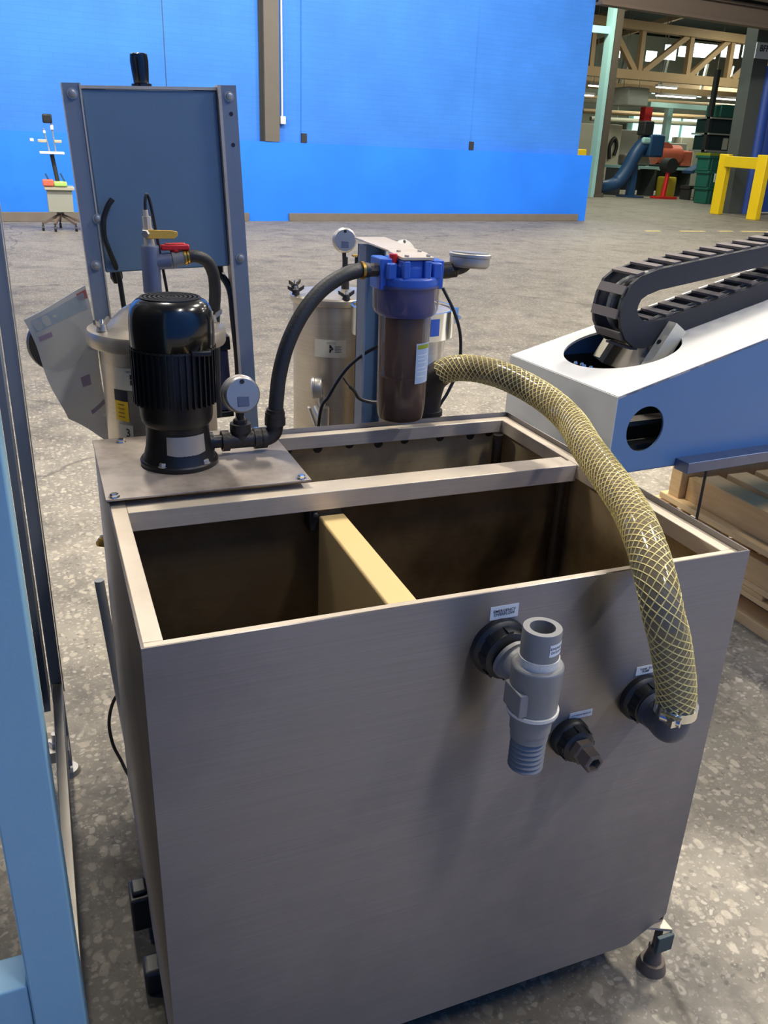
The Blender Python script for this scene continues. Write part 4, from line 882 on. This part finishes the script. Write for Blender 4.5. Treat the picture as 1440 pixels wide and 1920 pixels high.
# ------------------------------------------------------------------ rolling stand by the wall
RS = thing('rolling_stand', 'tall grey instrument stand on castors by the far blue wall at left', 'stand', (.40, 15.6, 0))
MB().box(.21, .62, 15.45, 15.8, .30, .66).build('body', M['hall_grey'], RS, bevel=.01)
MB().box(.18, .66, 15.4, 15.85, .66, .72).build('tray', M['hall_panel'], RS, bevel=.01)
MB().box(.16, .34, 15.38, 15.6, .72, .83).build('pink_box', M['coral'], RS, bevel=.02)
MB().box(.34, .55, 15.38, 15.7, .72, .80).build('bundle', pmat('lime cloth', (170, 214, 110), .6), RS, bevel=.02)
MB().cyl((.42, 15.62, .7), (.36, 15.62, 1.22), .035, n=12).build('pole', M['dark'], RS)
MB().box(.17, .56, 15.45, 15.75, 1.225, 1.265).build('shelf', M['white'], RS, bevel=.008)
MB().cyl((.33, 15.6, 1.26), (.27, 15.6, 1.62), .012, n=8).cyl((.43, 15.6, 1.26), (.40, 15.6, 1.75), .012, n=8).build('arm', M['dull_chrome'], RS)
for a, b in [((.16, 1.40), (.30, 1.45)), ((.42, 1.40), (.54, 1.45)), ((.04, 1.41), (.10, 1.46))]: MB().box(a[0], b[0], 15.56, 15.62, a[1], b[1]).build('clip', M['hall_panel'] if a[0] > .1 else M['white'], RS, bevel=.01)
MB().box(.38, .43, 15.56, 15.62, 1.60, 1.68).box(.26, .30, 15.56, 15.62, 1.54, 1.59).build('white_clip', M['white'], RS, bevel=.01)
MB().box(.27, .42, 15.52, 15.64, 1.70, 1.84).build('lens_head', M['black_plastic'], RS, bevel=.02)
MB().beam((.22, 15.5, .92), (.28, 15.5, .78), .035, .03).beam((.46, 15.5, .93), (.52, 15.5, .79), .035, .03).build('handle', M['navy'], RS)
lg = MB()
for a in (-2.6, -1.9, -.9, .3, 1.6):
    lg.beam((.40, 15.62, .26), (.40 + .36 * math.cos(a), 15.62 + .36 * math.sin(a), .12), .035, .04)
lg.cyl((.40, 15.62, .22), (.40, 15.62, .31), .06, n=14).build('castor_base', M['brown_steel'], RS)
for a in (-2.6, -1.9, -.9, .3, 1.6):
    x, y = .40 + .36 * math.cos(a), 15.62 + .36 * math.sin(a)
    MB().cyl((x - .02, y, .045), (x + .02, y, .045), .045, n=16).box(x - .008, x + .008, y - .012, y + .012, .05, .12).build('castor', M['black_plastic'], RS)

# ------------------------------------------------------------------ far hall through the opening
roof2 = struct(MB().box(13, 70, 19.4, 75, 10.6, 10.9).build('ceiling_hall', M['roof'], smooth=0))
struct(MB().box(13, 78, 70, 70.3, 0, 10.6).build('wall_hall', M['hall_grey'], smooth=0))
struct(MB().box(70, 70.3, 19, 75, 0, 10.6).build('wall_right', M['hall_grey'], smooth=0))
# yellow guard
YG = thing('column_guard', 'yellow steel guard frame in front of the dark grey column', 'guard', (20.3, 21, 0))
GA = Vector((20.55, 22.12, 0)); GB = Vector((20.0, 19.92, 0)); Z = Vector((0, 0, 1))
MB().beam(GA, GA + Z * 1.79, .32, .24, up=(1, .25, 0)).build('post', M['y_paint'], YG, bevel=.015)
MB().beam(GB, GB + Z * 1.79, .32, .24, up=(1, .25, 0)).build('post', M['y_paint'], YG, bevel=.015)
MB().beam(GA + Z * 1.58 + (GB - GA).normalized() * .16, GB + Z * 1.55 - (GB - GA).normalized() * .16, .22, .32).build('cross_rail', M['y_paint'], YG, bevel=.015)
tag(MB().box(14.95, 15.28, 22, 22.4, 0, 1.74).build('yellow_bollard', M['y_paint'], bevel=.03), 'yellow bollard showing behind the right end of the blue wall', 'bollard')
# pale green post
GP = bpy.data.objects.new('trim_4', None); COL.objects.link(GP); GP.location = (22.2, 31.5, 0); struct(GP)
MB().box(-.25, -.08, -.2, .2, 0, 7).build('column_flange', M['teal'], GP, local=True)
MB().box(-.08, .32, -.12, .12, 0, 7.0).box(-.1, .36, -.25, .25, 0, .12).build('column_web', M['brown_steel'], GP, local=True)
MB().box(-3, -.2, -.06, .06, 6.05, 6.3).build('tie_beam', M['teal'], GP, local=True)
# bins
BN = thing('green_bin', 'dark green ribbed plastic bin stack in front of the black rack', 'bin', (25.4, 28.4, 0))
for k, (z0, z1, w) in enumerate([(0, .62, .62), (.62, 1.22, .70), (1.22, 1.78, .78)]):
    bb = MB(); bb.box(25.7 - w, 25.7 + w, 27.9, 28.6, z0, z1 - .08).box(25.7 - w - .06, 25.7 + w + .06, 27.84, 28.66, z1 - .1, z1)
    for q in range(5): bb.box(25.7 - w + .12 + q * w * .42, 25.7 - w + .2 + q * w * .42, 27.86, 27.9, z0, z1 - .1)
    bb.build('tier', M['green'], BN, bevel=.02)
MB().box(24.86, 26.54, 27.83, 28.66, 1.78, 1.88).build('rim_strip', pmat('olive rim', (128, 140, 40), .5), BN)
for x, z in ((25.4, .98), (26.1, .90)): MB().box(x - .16, x + .16, 27.78, 27.84, z - .16, z + .16).build('label_plate', M['label'], BN)
RK = thing('storage_rack', 'tall black rack holding dark bins beside the grey column', 'rack', (27.2, 30.3, 0))
MB().box(26.4, 26.55, 30, 30.2, 0, 5.0).box(28.1, 28.25, 30, 30.2, 0, 5.0).build('upright', M['dark'], RK)
for z in (1.95, 2.6, 3.2): MB().box(26.4, 28.3, 29.9, 31, z, z + .06).build('shelf', M['hall_grey'], RK)
MB().box(26.5, 28.15, 30.1, 30.9, 2.01, 2.58).box(26.5, 28.15, 30.1, 30.9, 2.66, 3.18).build('dark_crate', pmat('dark green crate', (22, 48, 44), .5), RK, bevel=.02)
MB().box(26.9, 28.1, 30.0, 30.9, 3.28, 3.75).build('green_crate', M['green'], RK, bevel=.03)
MB().box(27.35, 27.6, 30.05, 30.1, 2.05, 2.5).build('label_plate', M['label_cream'], RK)
# navy arm machine, red stand
NA = thing('navy_arm_machine', 'navy curved arm machine beside the pale green post', 'machine', (24.2, 32, 0))
MB().tube(spline([(22.7, 32.2, .38), (23.3, 32.2, .42), (23.8, 32.1, .62), (24.15, 32.05, 1.1), (24.45, 32, 1.75), (24.8, 32, 2.15), (25.3, 32, 2.25)], 6), [.26] * 12 + [.3] * 25, 16).build('arm', M['navy'], NA)
MB().box(24.85, 25.6, 31.6, 32.4, 1.65, 2.55).build('motor', M['navy'], NA, bevel=.08)
MB().box(24.5, 25.0, 31.7, 32.2, 2.5, 3.05).build('top_block', M['dark'], NA, bevel=.05)
MB().box(24.35, 24.62, 31.9, 32.2, 0, 1.3).box(24.1, 24.9, 31.6, 32.5, 0, .06).build('leg', M['navy'], NA)
MB().box(22.6, 22.9, 31.9, 32.4, 0, .9).build('rear_leg', M['navy'], NA)
MB().box(24.5, 25.1, 31.65, 31.85, 2.16, 2.42).build('white_cloth', M['teal'], NA, bevel=.08)
RD = thing('red_jack_stand', 'red jack stand on the floor in front of the navy arm machine', 'stand', (25.9, 31.4, 0))
MB().box(25.3, 26.3, 31.1, 31.7, 0, .09).build('foot', M['red'], RD, bevel=.01)
MB().cyl((25.75, 31.4, .05), (25.85, 31.4, 1.15), .11, .09).build('post', M['red'], RD)
MB().cyl((25.85, 31.2, 1.35), (25.85, 31.7, 1.35), .3, n=20).build('wheel', M['dark'], RD)
OR = thing('coral_machine', 'coral red machine on the pale workbench in the far hall', 'machine', (27.7, 34, 1.3))
MB().cyl((27.0, 34, 1.78), (28.3, 34, 1.8), .42, n=20).cyl((27.35, 33.7, 1.84), (27.35, 34.3, 1.84), .48, n=18).build('drum', M['coral'], OR)
MB().box(28.35, 28.95, 33.7, 34.3, 1.275, 2.0).build('gearbox', M['coral'], OR, bevel=.08)
MB().box(27.0, 28.9, 33.7, 34.3, 1.272, 1.35).build('base', M['dark'], OR)
TB = thing('workbench', 'long pale teal workbench in the far hall', 'table', (27.2, 34.1, 0))
MB().box(24.9, 29.2, 33.5, 34.8, 1.15, 1.27).build('tabletop', M['teal'], TB)
for x in (25.0, 26.9, 29.0): MB().box(x - .06, x + .06, 33.6, 34.7, 0, 1.15).build('leg', M['col_dark'], TB)
MB().box(25, 29, 34.5, 34.7, .2, 1.1).build('back_panel', M['col_dark'], TB)
tag(MB().lathe((27.2, 33.1, 0), up, [(.38, 0), (.42, .1), (.42, .8), (.38, .86)], 24).build('yellow_barrel', pmat('mustard barrel', (206, 184, 44), .5)), 'yellow barrel under the workbench beside the red jack stand', 'barrel')
PKB = thing('blue_ramp', 'blue ramp board tilted on a dark trolley near the green bins', 'ramp', (27.0, 30.9, 0))
MB().beam((26.45, 30.9, 1.12), (28.1, 30.9, 1.75), .7, .12).build('board', M['navy'], PKB)
MB().box(26.45, 27.9, 30.6, 31.2, .45, .58).box(26.5, 26.6, 30.6, 31.2, 0, .5).box(27.5, 27.6, 30.6, 31.2, 0, 1.45).build('trolley', M['dark'], PKB)
tag(MB().box(28.3, 29.8, 32.4, 32.9, .0, 2.6).build('grey_cabinet', M['hall_grey'], bevel=.05), 'light grey cabinet leaning behind the blue ramp', 'cabinet')
tag(MB().box(26.05, 26.25, 29.6, 29.75, 0, .12).build('blue_rag', M['deep_blue'], bevel=.04), 'small blue rag on the floor in front of the red jack stand', 'rag')
# truss
TR = thing('roof_truss', 'tan roof truss spanning the far hall with diagonal webs', 'truss', (32, 40, 5.5))
MB().beam((20, 40, 5.55), (52, 40, 5.5), .45, .42).build('bottom_chord', M['truss'], TR)
MB().beam((20, 40, 7.9), (52, 40, 7.35), .45, .4).build('top_chord', M['truss'], TR)
for x in (24.0, 26.9, 29.85, 32.9, 35.6, 38.5): MB().beam((x, 40, 5.6), (x - .05, 40, 7.75 - (x - 26) * .02), .3, .24, up=(1, 0, 0)).build('web_post', M['truss'], TR)
for a, b in [(29.6, 28.0), (30.1, 32.6), (33.1, 35.3), (36.0, 38.2), (24.2, 26.6)]: MB().beam((a, 40, 5.7), (b, 40, 7.5), .26, .26, up=(0, 1, 0)).build('web_diagonal', M['truss'], TR)
for y in (36, 46, 54):
    t2 = thing('roof_beam', {36: 'dark roof beam nearest in the far hall', 46: 'tan roof beam behind the truss in the far hall', 54: 'farthest tan roof beam below the bright clerestory'}[y], 'beam', (36, y, 6))
    z = {36: 8.6, 46: 5.45, 54: 6.4}[y]
    MB().beam((22, y, z), (62, y, z), .4, .35).build('chord', M['dark'] if y == 36 else M['truss'], t2)
    if y > 40:
        for k in range(12): MB().beam((24 + k * 3, y, z), (24.2 + k * 3, y, z + 1.6), .15, .15, up=(1, 0, 0)).build('hanger', M['hall_grey'], t2)
# ceiling purlins that catch lamp light
for k, x in enumerate((23.5, 27, 31)):
    tag(MB().beam((x, 30, 8.9), (x + 9, 60, 9.3), .25, .3).build('roof_purlin', M['truss']), ['tan roof purlin nearest the blue wall in the far hall', 'tan roof purlin over the middle of the opening', 'tan roof purlin nearest the dark column'][k], 'beam')
# clerestory and far windows
cw = bpy.data.objects.new('window_1', None); COL.objects.link(cw); struct(cw)
for x0, x1, z0, z1 in [(37.6, 38.4, 7.35, 7.95), (39.0, 39.9, 7.55, 8.4), (40.1, 41.1, 7.8, 8.4), (41.3, 43.1, 7.85, 8.65), (43.5, 45.0, 8.0, 8.8), (45.3, 46.8, 8.1, 8.85), (34.6, 35.6, 7.4, 7.9), (31.0, 33.2, 6.6, 7.0)]:
    MB().box(x0, x1, 50, 50.05, z0, z1).build('pane', M['sky_lit'], cw)
c3 = bpy.data.objects.new('window_2', None); COL.objects.link(c3); struct(c3)
for x0, x1, z0, z1 in [(41.0, 48.5, 6.9, 7.25), (43, 47.5, 6.0, 6.5), (33, 36, 6.1, 6.35)]:
    MB().box(x0, x1, 56, 56.05, z0, z1).build('pane', M['glass_lit'], c3)
w3 = bpy.data.objects.new('window_3', None); COL.objects.link(w3); struct(w3)
for x0, x1 in [(44.7, 45.3), (45.9, 47.8), (48.0, 49.2), (49.5, 52.6)]:
    MB().box(x0, x1, 60, 60.05, 3.0, 4.75).build('pane', M['glass_lit'], w3)
MB().box(44.2, 53, 60.06, 60.2, 2.8, 5.0).build('window_frame', M['teal'], w3)
struct(MB().box(30, 62, 62, 62.2, 0, 10.5).build('wall_far', M['hall_panel'], smooth=0))
# hanging services and fittings
for k, (x0, x1, y, z) in enumerate([(32.7, 35.4, 42, 4.85), (36.3, 38.9, 42, 4.92), (27.6, 29.2, 41, 5.0), (33.4, 34.8, 43, 5.35), (28.4, 30.0, 44, 4.75)]):
    t2 = thing('strip_light', ['long white strip light under the truss at the middle', 'white strip light under the truss nearest the column', 'white strip light beside the pale green post', 'short white strip light just under the bottom chord', 'low white strip light behind the pale green post'][k], 'light', (x0, y, z), group='strip lights in the far hall')
    MB().box(x0, x1, y - .12, y + .12, z, z + .12).build('housing', M['white'], t2)
    MB().box(x0 + .05, x1 - .05, y - .1, y + .1, z - .05, z).build('tube', M['lamp'], t2)
    MB().cyl((x0 + .3, y, z + .12), (x0 + .3, y, 10.6), .015, n=6).build('hanger', M['hall_grey'], t2)
def hung(name, label, cat, loc, mb, mat, hx, hy, hz, bev=0):
    t = thing(name, label, cat, loc); mb.build('body', mat, t, bevel=bev)
    for x in hx: MB().cyl((x, hy, hz), (x, hy, 10.6), .02, n=6).build('hanger', M['hall_grey'], t)
hung('unit_heater', 'grey unit heater hanging below the truss', 'heater', (30.5, 41.3, 4.15), MB().box(29.85, 31.2, 40.6, 42, 4.15, 5.05), M['hall_grey'], (30, 31), 41.3, 5.05, .06)
hung('cable_tray', 'pale teal cable tray hanging under the strip lights', 'cable tray', (36, 43.6, 4.35), MB().box(33.5, 38.5, 43.4, 43.8, 4.35, 4.6), M['teal'], (34, 38), 43.6, 4.6)
for k, (y, z, x0, x1) in enumerate([(48, 4.15, 32, 46), (50, 3.85, 34, 49.8), (52, 5.2, 33, 52), (46, 4.6, 30, 44)]):
    hung('pipe_run', ['tan pipe run just above the bright far windows', 'cream pipe run lowest across the far hall', 'tan pipe run highest below the far trusses', 'cream pipe run behind the unit heater'][k], 'pipe', (x0, y, z), MB().cyl((x0, y, z), (x1, y, z + .1), .14, n=10), M['hall_panel'] if k % 2 else M['truss'], (x0 + 2, x1 - 2), y, z + .1)
c5 = bpy.data.objects.new('trim_5', None); COL.objects.link(c5); struct(c5)
MB().box(36.05, 36.4, 45, 45.35, 0, 4.7).build('column_shaft', M['teal'], c5)
c6 = bpy.data.objects.new('trim_6', None); COL.objects.link(c6); struct(c6)
MB().box(34.4, 34.85, 45, 45.4, 0, 4.7).build('column_shaft', M['hall_panel'], c6)
MB().box(34.36, 34.89, 44.97, 45.43, 3.6, 4.5).build('column_band', M['red'], c6)
for k, (x0, x1, y, z1, m) in enumerate([(29.6, 31.5, 43, 3.3, 'hall_panel'), (31.8, 33.4, 44, 3.1, 'hall_grey'), (27.2, 28.8, 41, 3.2, 'hall_panel'), (36.8, 39.5, 47, 2.6, 'hall_grey'), (39.8, 43, 48, 3.0, 'hall_panel')]):
    tag(MB().box(x0, x1, y, y + 1, 0, z1).build('tall_cabinet', M[m], bevel=.04), ['cream tall cabinet with dark hoops behind the workbench', 'grey tall cabinet behind the navy machine', 'cream tall cabinet left of the workbench behind the post', 'grey low cabinet under the bright far windows', 'cream cabinet behind the green bins'][k], 'cabinet', 'cabinets along the far hall')
for x in (30.2, 31.0):
    tag(MB().tube(spline([(x - .2, 42.9, 1.5), (x - .25, 42.9, 2.2), (x, 42.9, 2.6), (x + .2, 42.9, 2.2), (x + .1, 42.9, 1.7)], 5), .1, 8).build('hose_hoop', M['black_plastic']), 'black hose hoop hanging on the cream cabinet, %s one' % ('left' if x < 30.5 else 'right'), 'hose')
tag(MB().box(26.1, 26.5, 40, 40.4, 1.7, 3.0).box(26.2, 26.4, 40.1, 40.3, 0, 1.7).build('fire_extinguisher', M['red'], bevel=.1), 'red extinguisher cabinet on a stand beside the end of the blue wall', 'fire extinguisher')
tag(MB().box(25.2, 26.6, 33.8, 34.3, 1.271, 1.75).build('parts_heap', M['brown_steel'], bevel=.1), 'brown heap of parts on the pale teal workbench behind the navy arm', 'parts')

# ------------------------------------------------------------------ light
def area(x, y, z, sx, sy, p, col=(1, .93, .83), rot=(0, 0, 0)):
    l = bpy.data.lights.new('ceiling_and_fill_lamp', 'AREA'); l.shape = 'RECTANGLE'; l.size = sx; l.size_y = sy; l.energy = p; l.color = col
    o = bpy.data.objects.new('ceiling_and_fill_lamp', l); COL.objects.link(o); o.location = (x, y, z); o.rotation_euler = rot; return o
for x, y, p in [(-7, 3.8, 330), (0, 4.2, 330), (6.2, 3.2, 620), (-7, 9, 110), (0, 9, 110), (7, 9, 130)]: area(x, y, 7.6, .4, 1.4, p)
for x in (-7, -1, 5, 11): area(x, 11.0, 7.3, 1.6, .5, 430, rot=(math.radians(62), 0, 0))  # tilted fill lamps added to brighten the blue wall
for x in (13.5, 19):
    for y in (5, 11): area(x, y, 7.6, .5, 1.6, 170)
area(2.4, -3.0, 7.6, .5, 1.6, 150); area(6.6, -1.2, 7.6, .5, 1.6, 300)  # second lamp added to brighten the pallets and right-hand floor
for x, y, p in [(16.5, 23, 300), (20, 29, 420), (27, 34, 260), (35, 36, 320), (38, 46, 600), (48, 52, 600)]:
    area(x, y, 8.4, 1.5, 1.5, p, (.95, 1, .86))
w = bpy.data.worlds.new('hall_air'); scene.world = w; w.use_nodes = True
w.node_tree.nodes['Background'].inputs[0].default_value = (.75, .85, 1, 1); w.node_tree.nodes['Background'].inputs[1].default_value = .12

# ------------------------------------------------------------------ camera
yaw, pitch, roll = 0.38902025, 0.40478674, -0.04153795
fw = Vector((math.sin(yaw) * math.cos(pitch), math.cos(yaw) * math.cos(pitch), -math.sin(pitch)))
rt = Vector((math.cos(yaw), -math.sin(yaw), 0)); dn = fw.cross(rt)
c_, s_ = math.cos(roll), math.sin(roll)
r2 = rt * c_ + dn * s_; d2 = rt * -s_ + dn * c_
cam = bpy.data.cameras.new('camera'); co = bpy.data.objects.new('camera', cam); COL.objects.link(co)
R_ = Matrix((r2, -d2, -fw)).transposed().to_4x4(); R_.translation = Vector((-.06466, -.91782, 1.50915)); co.matrix_world = R_
cam.sensor_fit = 'VERTICAL'; cam.sensor_height = 36; cam.sensor_width = 27; cam.lens = 1584.57 / 1920 * 36; cam.clip_start = .02; cam.clip_end = 300
scene.camera = co
scene.view_settings.view_transform = 'Standard'; scene.view_settings.look = 'None'; scene.view_settings.gamma = 1; scene.view_settings.use_curve_mapping = False
scene.view_settings.exposure = .3
scene.cycles.use_denoising = True
scene.cycles.max_bounces = 6; scene.cycles.use_adaptive_sampling = True; scene.cycles.adaptive_threshold = .025; scene.cycles.transparent_max_bounces = 12
